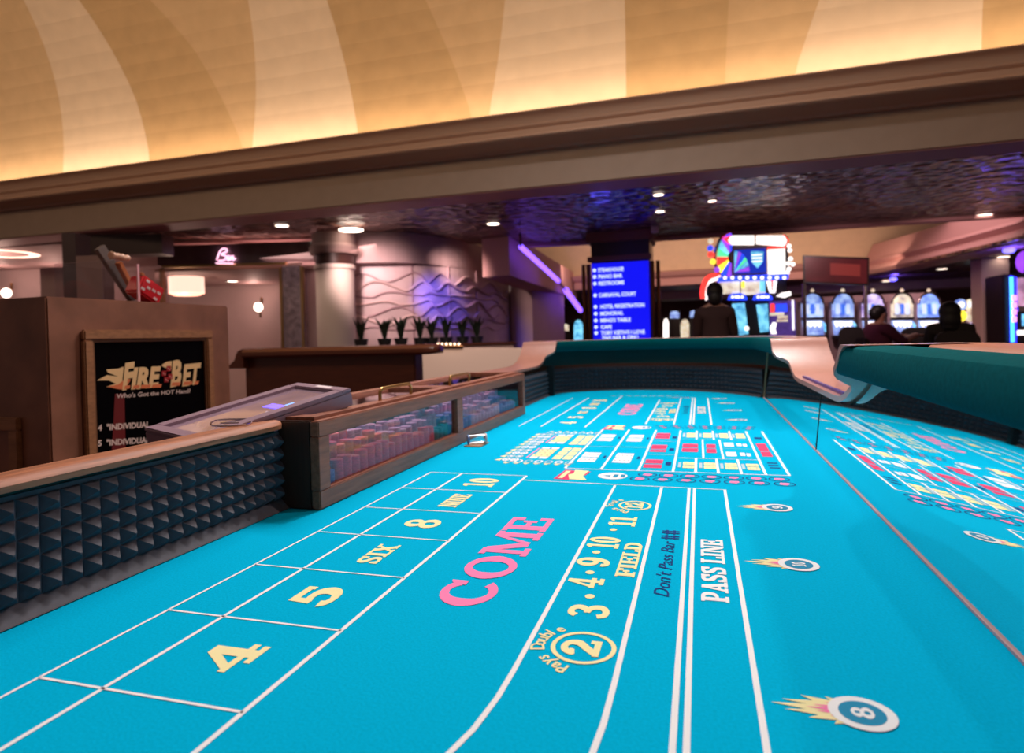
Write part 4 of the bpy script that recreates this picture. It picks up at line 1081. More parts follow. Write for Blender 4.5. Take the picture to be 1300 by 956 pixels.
for y, t, x1 in ((343.5, 'STEAKHOUSE', 793), (352, 'PIANO BAR', 791), (360.7, 'RESTROOMS', 793), (375.8, 'CARNAVAL COURT', 808), (390.5, 'HOTEL REGISTRATION', 818), (399.5, 'MONORAIL', 791), (408.3, "MING'S TABLE", 800), (416.8, 'CAFE', 776), (424.3, "TOBY KEITH'S I LOVE", 818), (431, 'THIS BAR & GRILL', 811)):
    x0 = 760.5 if y < 384 else 762
    if y > 430: x0 = 763
    a = Vector((px_(x0), sy + .0195, pz_(y)))
    fontd('sign_word', t, a, Vector((1, 0, 0)), Vector((0, 0, 1)) * .084, SW, sign, width=px_(x1) - px_(x0), bold=.022)
    if y < 430:
        c = Vector((px_(756), sy + .0195, pz_(y - 2.4))); decal('sign_arrow', [ellipse(0, 0, .028, .028, 10)], c, (1, 0, 0), (0, 0, 1), SW, sign)
b = MB(); q = ony(831, 290, sy - .1); b.obox((q.x, q.y, q.z), Vector((1, 0, 0)), Vector((0, 1, 0)), Vector((0, 0, 1)), -.05, -.05, -.06, .05, .12, .06); b.tube([(q.x, q.y, q.z + .06), (q.x, q.y, CZ)], .012, 6)
tag(b.build('wall_speaker', mat('pale_plastic', (0.6, 0.45, 0.5), 0.4), bevel=.01), 'small pale speaker hanging beside the dark capital of the pillar', 'speaker')

# ================================================================== SLOT MACHINES
BODY = mat('slot_body', (0.45, 0.30, 0.31), 0.35); BODYD = mat('slot_body_dark', (0.02, 0.012, 0.014), 0.35); CHR = mat('slot_chrome', (0.6, 0.5, 0.52), 0.25, 1.0)
WHT = emi('slot_white', (1.0, 0.93, 0.88), 1.5); BLU = emi('slot_blue', (0.02, 0.06, 0.95), 1.6); CYA = emi('slot_cyan', (0.05, 0.45, 0.95), 1.3, var=0.6, scale=9, col2=(0.25, 0.75, 1.0))
REDE = emi('slot_red', (1.0, 0.04, 0.03), 1.8); YEL = emi('slot_yellow', (1.0, 0.75, 0.05), 1.6); GRN = emi('slot_green', (0.1, 0.75, 0.35), 1.2); PUR = emi('slot_purple', (0.30, 0.06, 0.70), 1.2); WARM = emi('slot_warm', (0.95, 0.62, 0.45), 1.0, var=0.5, scale=10)
LBL = emi('slot_pale_blue', (0.12, 0.22, 0.95), 1.0, var=0.45, scale=10, col2=(0.45, 0.62, 1.0))
class Face:
    """vertical plane facing the viewer at depth Y; boxes given in photo-plane pixels"""
    def __init__(s, Y): s.Y = Y
    def X(s, x, y=400): return ony(x, y, s.Y).x
    def Z(s, y, x): return ony(x, y, s.Y).z
    def box(s, name, m_, par, x0, y0, x1, y1, d0, d1, bevel=0, org=None):
        xm = (x0 + x1) / 2; b = MB()
        b.box(s.X(x0, (y0 + y1) / 2), s.Y - d1, s.Z(y1, xm), s.X(x1, (y0 + y1) / 2), s.Y - d0, s.Z(y0, xm))
        return b.build(name, m_, par, bevel=bevel)
    def poly(s, name, m_, par, pts, d0, d1):
        b = MB(); b.prism([(s.X(x, y), s.Y - d0, s.Z(y, x)) for x, y in pts], (0, d0 - d1, 0)); return b.build(name, m_, par)
    def disc(s, name, m_, par, x, y, r, d, n=10):
        k = s.Y / 835; c = (s.X(x, y), s.Y - d, s.Z(y, x)); b = MB(); b.ball(c, r * k, r * k * .5, r * k, n, 6); return b.build(name, m_, par, smooth=True)
# big wheel slot
F = Face(9.6)
ws = thing('wheel_slot_machine', 'tall slot machine with a glowing prize wheel and blue screens behind the standing person', 'slot machine', (F.X(955), F.Y + .4, FLOOR))
b = MB(); b.box(F.X(934), F.Y + .02, FLOOR, F.X(1000), F.Y + .9, F.Z(352, 960)); b.build('cabinet', BODYD, ws, bevel=.02)
b = MB(); b.box(F.X(914), F.Y + .05, F.Z(352, 960) , F.X(1004), F.Y + .5, F.Z(299, 960)); b.build('topper_box', BODYD, ws, bevel=.03)
# wheel: coloured sectors in a half ring on the left
cw = (929, 327); segs = [BLU, PUR, CYA, GRN, REDE, YEL, BLU, PUR]
for i, m_ in enumerate(segs):
    a0 = math.radians(92 + 22 * i); a1 = math.radians(92 + 22 * (i + 1) - 2)
    pts = [(cw[0] + r * .62 * math.cos(a), cw[1] - r * math.sin(a)) for r, a in ((8, a0), (30, a0), (30, (a0 + a1) / 2), (30, a1), (8, a1))]
    F.poly('wheel_sector', m_, ws, pts, 0, .06)
pts = [(cw[0] + 34 * .64 * math.cos(math.radians(a)), cw[1] - 31 * math.sin(math.radians(a))) for a in range(92, 268, 8)]
b = MB(); b.tube([(F.X(x, y), F.Y - .04, F.Z(y, x)) for x, y in pts], .022, 6); b.build('wheel_rim', CHR, ws, smooth=True)
for i, (x, y, m_) in enumerate(((902, 307, WARM), (901.5, 316, BLU), (902, 324, REDE), (905, 333, YEL), (910, 343, PUR))): F.disc('rim_light', m_, ws, x, y, 3.6, .08)
F.poly('marquee', WHT, ws, [(923, 306), (929, 300), (957, 300), (957, 311), (928, 311)], 0, .08); F.poly('marquee', WHT, ws, [(960, 310), (960, 300), (994, 300), (1000, 306), (995, 313)], 0, .08)
F.poly('marquee_tip', REDE, ws, [(918, 304), (928, 299), (924, 306), (927, 312)], 0, .085); F.poly('marquee_tip', REDE, ws, [(994, 299), (1001, 306), (996, 314), (998, 306)], 0, .085)
F.box('screen_surround', BODY, ws, 928, 313, 975, 351, 0, .06)
F.box('video_screen', emi('slot_deep_blue', (0.01, 0.03, 0.40), 1.0), ws, 932, 317, 972, 347, .06, .066)
for i, m_ in enumerate((PUR, CYA, GRN, BLU, PUR, CYA)):
    a0 = math.radians(2 + 15 * i); a1 = math.radians(15 + 15 * i)
    F.poly('screen_wheel', m_, ws, [(932, 346), (932 + 19 * math.cos(a0), 346 - 27 * math.sin(a0)), (932 + 19 * math.cos(a1), 346 - 27 * math.sin(a1))], .066, .070)
F.poly('screen_shield', CYA, ws, [(953, 320), (969, 320), (968, 333), (961, 341), (953, 333)], .066, .070)
for y in (323.5, 327.5, 331.5): F.box('screen_text', WHT, ws, 954, y, 967, y + 1.6, .070, .072)
F.box('light_panel', WHT, ws, 974, 317, 996, 349, 0, .08); F.box('light_panel_edge', REDE, ws, 974, 314, 996.5, 317, 0, .08)
for i, (x, y) in enumerate(((1001, 313), (1002, 318.5), (1003, 329), (1000, 335), (1006, 336), (1001, 342), (999, 347))): F.disc('bulb', WHT, ws, x, y, 2.6, .06)
F.box('bulb_rail', BLU, ws, 911, 350.5, 1000, 356.5, 0, .10)
for i in range(9): F.disc('bulb', WHT, ws, 920 + 9.3 * i, 353.5, 2.2, .12)
F.box('picture_panel', WARM, ws, 913, 357, 939, 373, 0, .06); F.box('picture_panel', WARM, ws, 941, 357, 971, 374, 0, .06); F.box('picture_edge', CYA, ws, 964, 357, 971, 371, .06, .064); F.box('picture_edge', YEL, ws, 941, 357, 945, 366, .06, .064)
F.poly('side_sign', WHT, ws, [(973, 357), (986, 357), (984, 372), (977, 372)], 0, .05); F.poly('side_sign_bar', REDE, ws, [(978.5, 357), (981, 357), (980.5, 369), (979, 369)], .05, .055)
pts = [(x, y) for x, y in ((910, 351), (900, 354), (895, 362), (893, 372), (894, 379))]
b = MB(); b.tube(catmull([(F.X(x, y), F.Y - .05, F.Z(y, x)) for x, y in pts], 5), .05, 8); b.build('neon_curve', REDE, ws, smooth=True)
b = MB(); b.tube(catmull([(F.X(x + 4, y + 2), F.Y - .07, F.Z(y + 2, x + 4)) for x, y in pts], 5), .03, 8); b.build('neon_curve', WHT, ws, smooth=True)
F.poly('side_glow', CYA, ws, [(899, 364), (908, 358), (907, 372), (899, 374)], 0, .04)
for x in (935.5, 967.5):
    F.poly('dome_sign', BLU, ws, [(x - 12, 381), (x - 10.5, 376), (x - 5, 373), (x + 2, 372.5), (x + 8, 374), (x + 12, 378), (x + 12.5, 381)], 0, .10)
    for q in (-6, -1.5, 1.5, 6): F.disc('dome_bulb', WHT, ws, x + q, 377.5, 1.7, .115)
F.poly('slanted_screen', CYA, ws, [(929, 386), (945, 385), (950, 424), (936, 426)], 0, .05); F.poly('slanted_screen', CYA, ws, [(960, 387), (974, 386), (976, 421), (965, 422)], 0, .05)
F.disc('button', WHT, ws, 947.5, 417, 2.8, .07)
F.box('glass_cabinet', emi('cabinet_blue', (0.10, 0.05, 0.30), 0.5, var=0.5, scale=5), ws, 977, 382, 1010, 431, -.05, .01); F.box('poster_red', REDE, ws, 978, 386, 983, 396, .01, .02); F.box('poster_blue', BLU, ws, 985, 386, 999, 396, .01, .02)
for (x0, y0, x1, y1) in ((977, 397, 995, 400.5), (987, 401, 1000, 404.5), (986, 405.5, 1000, 408.5)): F.box('poster_text', WARM, ws, x0, y0, x1, y1, .01, .02)
F.poly('poster_figure', WHT, ws, [(979, 424), (977, 416), (981, 409), (986, 410), (984, 418), (986, 424)], .01, .02); F.box('light_tube', WHT, ws, 1005.5, 381, 1007.5, 419, .01, .04)
F.poly('top_sign', WHT, ws, [(985, 376), (992, 372), (1003, 370), (1004, 375), (996, 378)], 0, .05)

# arched slots in a row
def arch_slot(xc, Y, label, glow, scale=1.0, topy=372):
    f = Face(Y); s_ = scale
    t = thing('arched_slot_machine', label, 'slot machine', (f.X(xc), Y + .3, FLOOR), 'arched slot machines in the row')
    b = MB(); b.box(f.X(xc - 17 * s_), Y + .001, FLOOR, f.X(xc + 16.5 * s_), Y + .7, f.Z(topy + 10, xc)); b.build('cabinet', BODY, t, bevel=.02)
    hw = 13.5 * s_
    pts = [(xc - hw, topy + 31 * s_), (xc + hw, topy + 31 * s_)] + [(xc + hw * math.cos(math.radians(a)), topy + 14 * s_ - 14 * s_ * math.sin(math.radians(a))) for a in range(0, 181, 15)]
    f.poly('arch_glass', glow, t, pts, 0, .05)
    b = MB(); b.tube([(f.X(x, y), Y - .05, f.Z(y, x)) for x, y in pts[2:]], .018, 6); b.build('arch_trim', CHR, t, smooth=True)
    for i, m_ in enumerate((WHT, BLU, WHT)): f.box('reel', emi('reel_pale', (0.55, 0.66, 0.95), 1.0) if i != 1 else emi('reel_blue', (0.05, 0.15, 0.75), 1.0), t, xc - 9 + 6.5 * i * s_, topy + 14, xc - 4.5 + 6.5 * i * s_, topy + 27, .05, .06)
    f.disc('top_light', WARM, t, xc, topy - 3, 2.2, .02)
    f.box('ledge', BODYD, t, xc - 14 * s_, topy + 31, xc + 14 * s_, topy + 34, 0, .08)
    f.poly('lower_screen', LBL, t, [(xc - 13, topy + 35), (xc + 13, topy + 35), (xc + 14, topy + 53), (xc - 11, topy + 53)], 0, .06)
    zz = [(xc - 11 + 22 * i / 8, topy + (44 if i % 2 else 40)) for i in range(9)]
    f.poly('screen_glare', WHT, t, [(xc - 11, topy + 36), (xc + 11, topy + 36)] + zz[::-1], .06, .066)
    f.poly('button_deck', BODYD, t, [(xc - 14, topy + 54), (xc + 16, topy + 54), (xc + 16, topy + 58), (xc - 14, topy + 58)], 0, .25)
    f.poly('side_light', CYA, t, [(xc + 14, topy + 37), (xc + 17, topy + 40), (xc + 17, topy + 50), (xc + 15, topy + 47)], 0, .04)
    return t
VIO = emi('slot_violet_arch', (0.42, 0.28, 0.85), 1.1, var=0.4, scale=8, col2=(0.8, 0.7, 1.0)); GLD = emi('slot_gold_arch', (0.45, 0.42, 0.55), 1.0, var=0.6, scale=8, col2=(0.95, 0.85, 0.6)); BL2 = emi('slot_blue_arch', (0.10, 0.20, 0.98), 1.3, var=0.4, scale=8, col2=(0.35, 0.55, 1.0))
for xc, m_, l in ((1031, LBL, 'arched slot machine with pale blue glass nearest to the prize wheel'), (1069.5, LBL, 'arched slot machine with pale blue glass under the dark red hanging screen'), (1107.5, VIO, 'arched slot machine with violet glass behind the man in purple'),
                  (1144.5, GLD, 'arched slot machine with gold tinted glass between the two seated people'), (1178.5, BL2, 'arched slot machine with deep blue glass nearest to the woman with black hair')):
    arch_slot(xc, 11.4, l, m_)
F = Face(11.5)
b = MB(); b.box(F.X(1010), F.Y + .71, FLOOR, F.X(1198), F.Y + .9, F.Z(372, 1100)); tag(b.build('slot_bank_panel', mat('bank_panel', (0.60, 0.42, 0.42), 0.5)), 'pale pink back panel behind the row of arched slot machines', 'panel')
# small round-topped machines farther back on the right
for i, (xc, l) in enumerate(((1218.5, 'small round topped slot machine next to the black-haired woman'), (1231.5, 'small round topped slot machine in the middle of the far three'), (1244, 'small round topped slot machine nearest to the beige pillar'))):
    f = Face(15.0 + .6 * i); t = thing('round_slot_machine', l, 'slot machine', (f.X(xc), f.Y + .3, FLOOR), 'small round topped slot machines')
    b = MB(); b.box(f.X(xc - 5.5), f.Y + .001, FLOOR, f.X(xc + 5.5), f.Y + .5, f.Z(392, xc)); b.build('cabinet', BODY, t)
    for nm, y, r, m_ in (('top_dial', 387, 6, (LBL, WARM, CYA)[i]), ('middle_dial', 401, 6, (YEL, WARM, WHT)[i]), ('core', 387, 3.2, WHT), ('lower_light', 426, 3.5, WHT)):
        k_ = f.Y / 835; c = Vector((f.X(xc, y), f.Y - .02, f.Z(y, xc))); b = MB()
        d = .06 if nm != 'core' else .09
        b.prism([c + Vector((r * k_ * math.cos(a), .02, r * k_ * 1.1 * math.sin(a))) for a in [2 * PI * q / 16 for q in range(16)]], (0, -d, 0)); b.build(nm, m_, t)
    f.poly('slant_screen', VIO, t, [(xc - 5, 411), (xc + 4, 409), (xc + 5, 420), (xc - 4, 420)], 0, .04)
# tall machine at the right edge with vertical light sign
F = Face(12.6)
tm = thing('tall_slot_machine', 'tall slot machine with a vertical blue light strip at the right edge', 'slot machine', (F.X(1310), F.Y + .3, FLOOR))
b = MB(); b.box(F.X(1274), F.Y + .001, FLOOR, F.X(1345), F.Y + .7, F.Z(347, 1300)); b.build('cabinet', BODYD, tm, bevel=.02)
F.poly('side_strip', emi('strip_blue', (0.03, 0.03, 0.95), 1.8), tm, [(1281, 350), (1289, 352), (1289, 436), (1282, 436)], 0, .05); F.box('side_strip_core', emi('strip_cyan', (0.1, 0.75, 1.0), 1.6), tm, 1280.5, 352, 1284.5, 434, .05, .07)
for i in range(4): F.box('strip_letter', emi('strip_pink', (1.0, 0.35, 0.8), 1.6), tm, 1282, 375 + 9 * i, 1288, 382 + 9 * i, .07, .08)
F.box('upper_glass', emi('upper_glass_violet', (0.45, 0.18, 0.35), 0.7, var=0.6, scale=4, col2=(0.9, 0.5, 0.6)), tm, 1291, 352, 1340, 388, 0, .03); F.box('shelf', CHR, tm, 1289, 389, 1342, 395, 0, .10); F.box('middle_screen', CYA, tm, 1297, 398, 1338, 413, 0, .03); F.box('lower_glow', WHT, tm, 1291, 419, 1330, 425, 0, .05)
b = MB(); k_ = F.Y / 835; c = Vector((F.X(1306, 332), F.Y + .1, F.Z(332, 1306))); b.ball(c, 10 * k_, 6 * k_, 13 * k_); b.build('topper', PUR, tm, smooth=True)
F.box('topper_post', BODYD, tm, 1302, 340, 1310, 349, -.12, -.04)

# beige square pillar on the right
F = Face(14.0)
b = MB(); b.box(F.X(1247), F.Y, FLOOR, F.X(1283), F.Y + .5, 1.639)
tag(b.build('pillar', mat('beige_pillar', (0.75, 0.55, 0.48), 0.6), bevel=.01, org=(F.X(1265), F.Y + .25, FLOOR)), 'plain beige square pillar left of the tall slot machine', 'pillar')
# dark red hanging screen on two posts
F = Face(10.6)
hs = thing('hanging_screen', 'dark red display screen raised above the arched slot machines', 'screen', (F.X(1061), F.Y + .04, F.Z(372, 1061)))
F.poly('frame', BODYD, hs, [(1019.5, 324), (1103.5, 327), (1103, 363), (1020.5, 359)], -.06, .0); F.poly('panel', mat('dark_red_screen', (0.10, 0.012, 0.016), 0.3, var=0.3, scale=3, emit=0.25, ecol=(0.22, 0.02, 0.03)), hs, [(1021.5, 326.5), (1101, 329.5), (1100.5, 360), (1022.5, 357)], 0, .01)
F.poly('panel_band', mat('screen_band', (0.20, 0.03, 0.03), 0.3, emit=0.3, ecol=(0.3, 0.04, 0.03)), hs, [(1054, 334), (1092, 336), (1092, 351), (1054, 349)], .01, .014)
for x in (1022, 1100):
    b = MB(); b.tube([(F.X(x), F.Y + .03, F.Z(360, x)), (F.X(x), F.Y + .03, F.Z(424, x))], .03, 8); b.tube([(F.X(x), F.Y + .03, F.Z(424, x)), (F.X(x), F.Y + .03, FLOOR)], .03, 8); b.build('post', CHR, hs, smooth=True)

# ================================================================== STOOLS AND PEOPLE
def stool(px, Y, label, topy=415, wpx=27, rot=0.0):
    f = Face(Y); k_ = Y / 835; x = f.X(px); zt_ = f.Z(topy, px); hw = wpx * k_ / 2
    t = thing('slot_stool', label, 'stool', (x, Y, FLOOR), 'slot stools'); t.rotation_euler = (0, 0, rot)
    M_ = mat('stool_leather', (0.018, 0.012, 0.013), 0.5)
    b = MB(); pts = [(-hw, -.55), (-hw, -.10), (-hw * .85, -.03), (-hw * .5, 0), (hw * .5, 0), (hw * .85, -.03), (hw, -.10), (hw, -.55)]
    b.prism([(x + a, Y - .25, zt_ + c) for a, c in pts], (0, .06, 0)); b.build('backrest', M_, t, bevel=.015)
    b = MB(); b.lathe((x, Y + .06, FLOOR + .47), [(0.01, 0), (.20, 0), (.23, .03), (.22, .08), (0.01, .09)], 18); b.build('seat', M_, t, smooth=True)
    b = MB(); b.tube([(x, Y + .06, FLOOR + .02), (x, Y + .06, FLOOR + .47)], .035, 10); b.build('post', CHR, t)
    b = MB(); b.lathe((x, Y + .06, FLOOR), [(0.01, 0), (.22, 0), (.22, .015), (.04, .03)], 18); b.build('base', CHR, t)
stool(1076, 10.75, 'black slot stool with empty back, left of the man in purple')
stool(1156, 10.9, 'black slot stool between the two seated people', 416, 32)

def skin_body(name, joints, edges, root, regions, parent, label):
    """joints: {name:(Vector, radius)}; one continuous skinned figure; regions: f(center)->material index"""
    names = list(joints); me = bpy.data.meshes.new('figure')
    me.from_pydata([tuple(joints[n][0]) for n in names], [(names.index(a), names.index(c)) for a, c in edges], [])
    o = bpy.data.objects.new('figure', me); COL.objects.link(o)
    md = o.modifiers.new('s', 'SKIN'); md.use_smooth_shade = True
    for i, n in enumerate(names):
        sv = me.skin_vertices[0].data[i]; r = joints[n][1]; sv.radius = r if isinstance(r, tuple) else (r, r); sv.use_root = (n == root)
    sb = o.modifiers.new('d', 'SUBSURF'); sb.levels = 2; sb.render_levels = 2
    dg = bpy.context.evaluated_depsgraph_get(); m2 = bpy.data.meshes.new_from_object(o.evaluated_get(dg))
    bpy.data.objects.remove(o)
    b = MB(); vs = [v.co.copy() for v in m2.vertices]
    b.v = [tuple(v) for v in vs]
    for p in m2.polygons:
        b.f.append(list(p.vertices)); c = sum((vs[i] for i in p.vertices), Vector()) / len(p.vertices); b.mi.append(regions(c))
    return b
SKIN = mat('skin', (0.42, 0.20, 0.14), 0.5); HAIR = mat('black_hair', (0.008, 0.006, 0.007), 0.55, var=0.4, scale=40, stretch=(6, 6, 1))
def head_face(b, c, fwd, s_, mi):
    """adds nose, ears, eyes and mouth ridges to a head at c facing fwd"""
    side = Vector((0, 0, 1)).cross(fwd).normalized(); b.cur = mi
    b.ball(c + fwd * .098 * s_ + Vector((0, 0, -.012)), .018, .018, .026, 8, 6)
    for q in (-1, 1):
        b.ball(c + side * q * .078 * s_ + Vector((0, 0, -.005)), .016, .02, .032, 8, 6)
        b.ball(c + fwd * .082 * s_ + side * q * .032 + Vector((0, 0, .018)), .012, .012, .008, 8, 6)
    b.ball(c + fwd * .086 * s_ + Vector((0, 0, -.058)), .02, .02, .008, 8, 6)
# standing person seen from behind, dark clothes
def standing(px, Y, label):
    f = Face(Y); k_ = Y / 835; x = f.X(px); top = f.Z(360, px); H_ = top - FLOOR
    z = lambda q: FLOOR + H_ * q
    dk = mat('dark_brown_coat', (0.05, 0.022, 0.022), 0.9)
    tr = mat('dark_trousers', (0.012, 0.010, 0.014), 0.9)
    P_ = thing('person', label, 'person', (x, Y, FLOOR))
    J = {'pel': (Vector((x, Y, z(.52))), (.17, .12)), 'bel': (Vector((x, Y, z(.62))), (.18, .13)), 'che': (Vector((x, Y, z(.74))), (.17, .13)), 'sho': (Vector((x, Y, z(.81))), (.15, .10)), 'nec': (Vector((x, Y + .01, z(.86))), .06), 'hd0': (Vector((x, Y + .02, z(.895))), .075), 'hd1': (Vector((x, Y + .03, z(.945))), .088), 'hd2': (Vector((x, Y + .025, z(.975))), .06)}
    E_ = [('pel', 'bel'), ('bel', 'che'), ('che', 'sho'), ('sho', 'nec'), ('nec', 'hd0'), ('hd0', 'hd1'), ('hd1', 'hd2')]
    for s_, n in ((-1, 'l'), (1, 'r')):
        J['sh' + n] = (Vector((x + s_ * .165, Y, z(.795))), .085); J['el' + n] = (Vector((x + s_ * .215, Y + .06, z(.64))), .06); J['wr' + n] = (Vector((x + s_ * .22, Y + .26, z(.57))), .04); J['ha' + n] = (Vector((x + s_ * .18, Y + .34, z(.575))), .035)
        J['hp' + n] = (Vector((x + s_ * .09, Y, z(.49))), .11); J['kn' + n] = (Vector((x + s_ * .10, Y + .02, z(.27))), .075); J['an' + n] = (Vector((x + s_ * .10, Y - .01, z(.05))), .05); J['to' + n] = (Vector((x + s_ * .12, Y + .16, z(.025))), .04)
        E_ += [('sho', 'sh' + n), ('sh' + n, 'el' + n), ('el' + n, 'wr' + n), ('wr' + n, 'ha' + n), ('pel', 'hp' + n), ('hp' + n, 'kn' + n), ('kn' + n, 'an' + n), ('an' + n, 'to' + n)]
    reg = lambda c: 0 if c.z > z(.84) else (2 if c.z < z(.50) else (0 if (abs(c.x - x) > .1 and c.y > Y + .28) else 1))
    b = skin_body('body', J, E_, 'pel', reg, P_, label)
    head_face(b, Vector((x, Y + .03, z(.94))), Vector((0, 1, 0)), 1, 0)
    for n in ('l', 'r'):
        b.cur = 0; h = J['ha' + n][0]
        for i in range(4): b.tube([h + Vector((-.03 + .02 * i, .01, 0)), h + Vector((-.03 + .02 * i, .06, -.005)), h + Vector((-.03 + .02 * i, .085, -.03))], [.010, .009, .007], 6)
        b.tube([h + Vector((.035 if n == 'l' else -.035, -.01, 0)), h + Vector((.05 if n == 'l' else -.05, .04, -.01))], [.011, .008], 6)
    b.build('body', [SKIN, dk, tr], P_, smooth='all', fixn=False)
    b = MB(); b.ball((x, Y - .0, z(.945)), .098, .098, .118, 16, 10); b.ball((x, Y - .05, z(.90)), .085, .07, .10, 14, 8); b.build('hair', HAIR, P_, smooth='all')
standing(908, 8.0, 'standing person in dark clothes seen from behind at the prize wheel')
# seated people
def seated(px, Y, label, fwd, shirt, hairpx_top, long_hair, arm, wide=1.0):
    f = Face(Y); x = f.X(px); top = f.Z(hairpx_top, px)
    fwd = Vector(fwd).normalized(); sd = Vector((0, 0, 1)).cross(fwd).normalized()
    B = Vector((x, Y, 0)); seat = top - .86
    P_ = thing('person', label, 'person', (x, Y, FLOOR))
    pt = lambda a, c, h: B + fwd * a + sd * c + Vector((0, 0, seat + h))
    J = {'pel': (pt(-.02, 0, .10), (.17 * wide, .15)), 'bel': (pt(.02, 0, .26), (.18 * wide, .16)), 'che': (pt(.03, 0, .43), (.19 * wide, .14)), 'sho': (pt(.02, 0, .54), (.14, .10)), 'nec': (pt(.04, 0, .61), .06), 'hd0': (pt(.06, 0, .665), .075), 'hd1': (pt(.065, 0, .755), .09), 'hd2': (pt(.05, 0, .80), .062)}
    E_ = [('pel', 'bel'), ('bel', 'che'), ('che', 'sho'), ('sho', 'nec'), ('nec', 'hd0'), ('hd0', 'hd1'), ('hd1', 'hd2')]
    hands = []
    for s_, n in ((-1, 'l'), (1, 'r')):
        el, wr, ha = arm
        J['sh' + n] = (pt(.02, s_ * .19 * wide, .52), .085); J['el' + n] = (pt(el[0], s_ * .25, el[1]), .062); J['wr' + n] = (pt(wr[0], s_ * .17, wr[1]), .042); J['ha' + n] = (pt(ha[0], s_ * .14, ha[1]), .038)
        J['hp' + n] = (pt(.06, s_ * .10, .08), .115); J['kn' + n] = (pt(.46, s_ * .13, .09), .08); J['an' + n] = (pt(.44, s_ * .13, -.50), .052); J['to' + n] = (pt(.60, s_ * .14, -.565), .042)
        E_ += [('sho', 'sh' + n), ('sh' + n, 'el' + n), ('el' + n, 'wr' + n), ('wr' + n, 'ha' + n), ('pel', 'hp' + n), ('hp' + n, 'kn' + n), ('kn' + n, 'an' + n), ('an' + n, 'to' + n)]
        hands.append((pt(ha[0], s_ * .14, ha[1]), s_))
    def reg(c):
        l = c - B; a = l.dot(fwd); h = l.z - seat
        if h > .60: return 0
        if a > arm[0][0] + .05 and h > .18: return 0
        return 2 if (h < .13) else 1
    b = skin_body('body', J, E_, 'pel', reg, P_, label)
    head_face(b, pt(.065, 0, .735), fwd, 1, 0)
    for h, s_ in hands:
        b.cur = 0
        for i in range(4): q = sd * (-.03 + .02 * i); b.tube([h + q, h + q + fwd * .05 + Vector((0, 0, .004)), h + q + fwd * .08 - Vector((0, 0, .02))], [.010, .009, .007], 6)
        b.tube([h - sd * s_ * .03, h - sd * s_ * .05 + fwd * .04], [.011, .008], 6)
    b.build('body', [SKIN, shirt, mat('seated_trousers', (0.012, 0.010, 0.016), 0.9)], P_, smooth='all', fixn=False)
    b = MB()
    if long_hair:
        c = pt(.02, 0, .745); b.ball(c, .125, .125, .135, 18, 12); c = pt(-.01, 0, .64); b.ball(c, .125, .115, .16, 16, 10); b.ball(pt(-.02, 0, .56), .11, .09, .10, 14, 8)
    else:
        c = pt(.035, 0, .79); b.ball(c, .102, .102, .085, 16, 10); c = pt(-.01, 0, .75); b.ball(c, .085, .085, .10, 14, 8)
    b.build('hair', HAIR, P_, smooth='all')
    return P_, pt
PURP = mat('purple_shirt', (0.10, 0.012, 0.045), 0.85); GREY = mat('dark_grey_top', (0.028, 0.022, 0.022), 0.9)
p1, pt = seated(1112, 10.0, 'man in a purple shirt sitting sideways with arms stretched to a slot machine', (1, .45, 0), PURP, 388, False, ((.20, .34), (.44, .42), (.53, .43)), 1.15)
p2, pt = seated(1206, 9.3, 'woman with long black hair in dark grey seen from behind at the slots', (.25, 1, 0), GREY, 384, True, ((.14, .26), (.36, .27), (.44, .27)), 1.05)
stool(1112, 10.0, 'black slot stool carrying the man in purple', 428, 22, -1.15)
stool(1206, 9.32, 'black slot stool carrying the black-haired woman', 420, 44)

# ================================================================== DOWNLIGHTS AND LOUNGE DETAILS
LAMP = emi('lamp_glow', (1.0, 0.80, 0.66), 5.0)
def downlight(px, py, z, label, r=.085, power=0):
    q = onz(px, py, z); t = thing('recessed_downlight', label, 'ceiling light', (q.x, q.y, z), 'recessed downlights')
    b = MB(); b.lathe((q.x, q.y, z), [(r, -.006), (r * 1.3, -.010), (r * 1.35, -.002), (r, -.002)], 20); b.build('rim', CHR, t)
    b = MB(); b.lathe((q.x, q.y, z), [(0.001, -.005), (r, -.005), (r, -.001), (.001, -.001)], 20); b.build('lens', LAMP, t)
    if power: spot('downlight_beam', (q.x, q.y, z - .02), (q.x, q.y, 0), power, (1.0, 0.72, 0.62), 1.7, 0.8, .06)
cz = CZ - .001
downlight(358, 286.5, cz, 'recessed downlight left of the pale column in the dark ceiling', .09, 20)
downlight(626, 284, cz, 'recessed downlight in the dark ceiling above the mural', .09, 25)
downlight(836, 247, cz, 'dim recessed downlight in the dark ceiling, nearest to the beam', .06)
downlight(838, 268.5, cz, 'dim recessed downlight in the dark ceiling above the pillar', .06)
downlight(904, 255, cz, 'small recessed downlight in the dark ceiling right of the pillar', .05)
downlight(1249, 273, cz, 'bright recessed downlight in the dark ceiling at the right', .11, 20)
for px, py, l in ((1274, 326, 'recessed light in the low right ceiling nearest to the beige pillar'), (1196, 341.5, 'recessed light in the low right ceiling above the black-haired woman'), (1188, 359, 'recessed light in the low right ceiling behind the dark red screen'), (1125, 357, 'small round recessed light beside the dark red screen'), (1146, 365.5, 'small recessed light above the gold tinted slot')):
    downlight(px, py, 1.639, l, .10)
b = MB(); q = atd(446, 306, 9.0); b.lathe((q.x, q.y, 1.985), [(0.001, 0), (.17, 0), (.17, .012), (.001, .012)], 20); tag(b.build('ceiling_lamp', LAMP), 'flat glowing ceiling lamp just above the pale column', 'ceiling light')
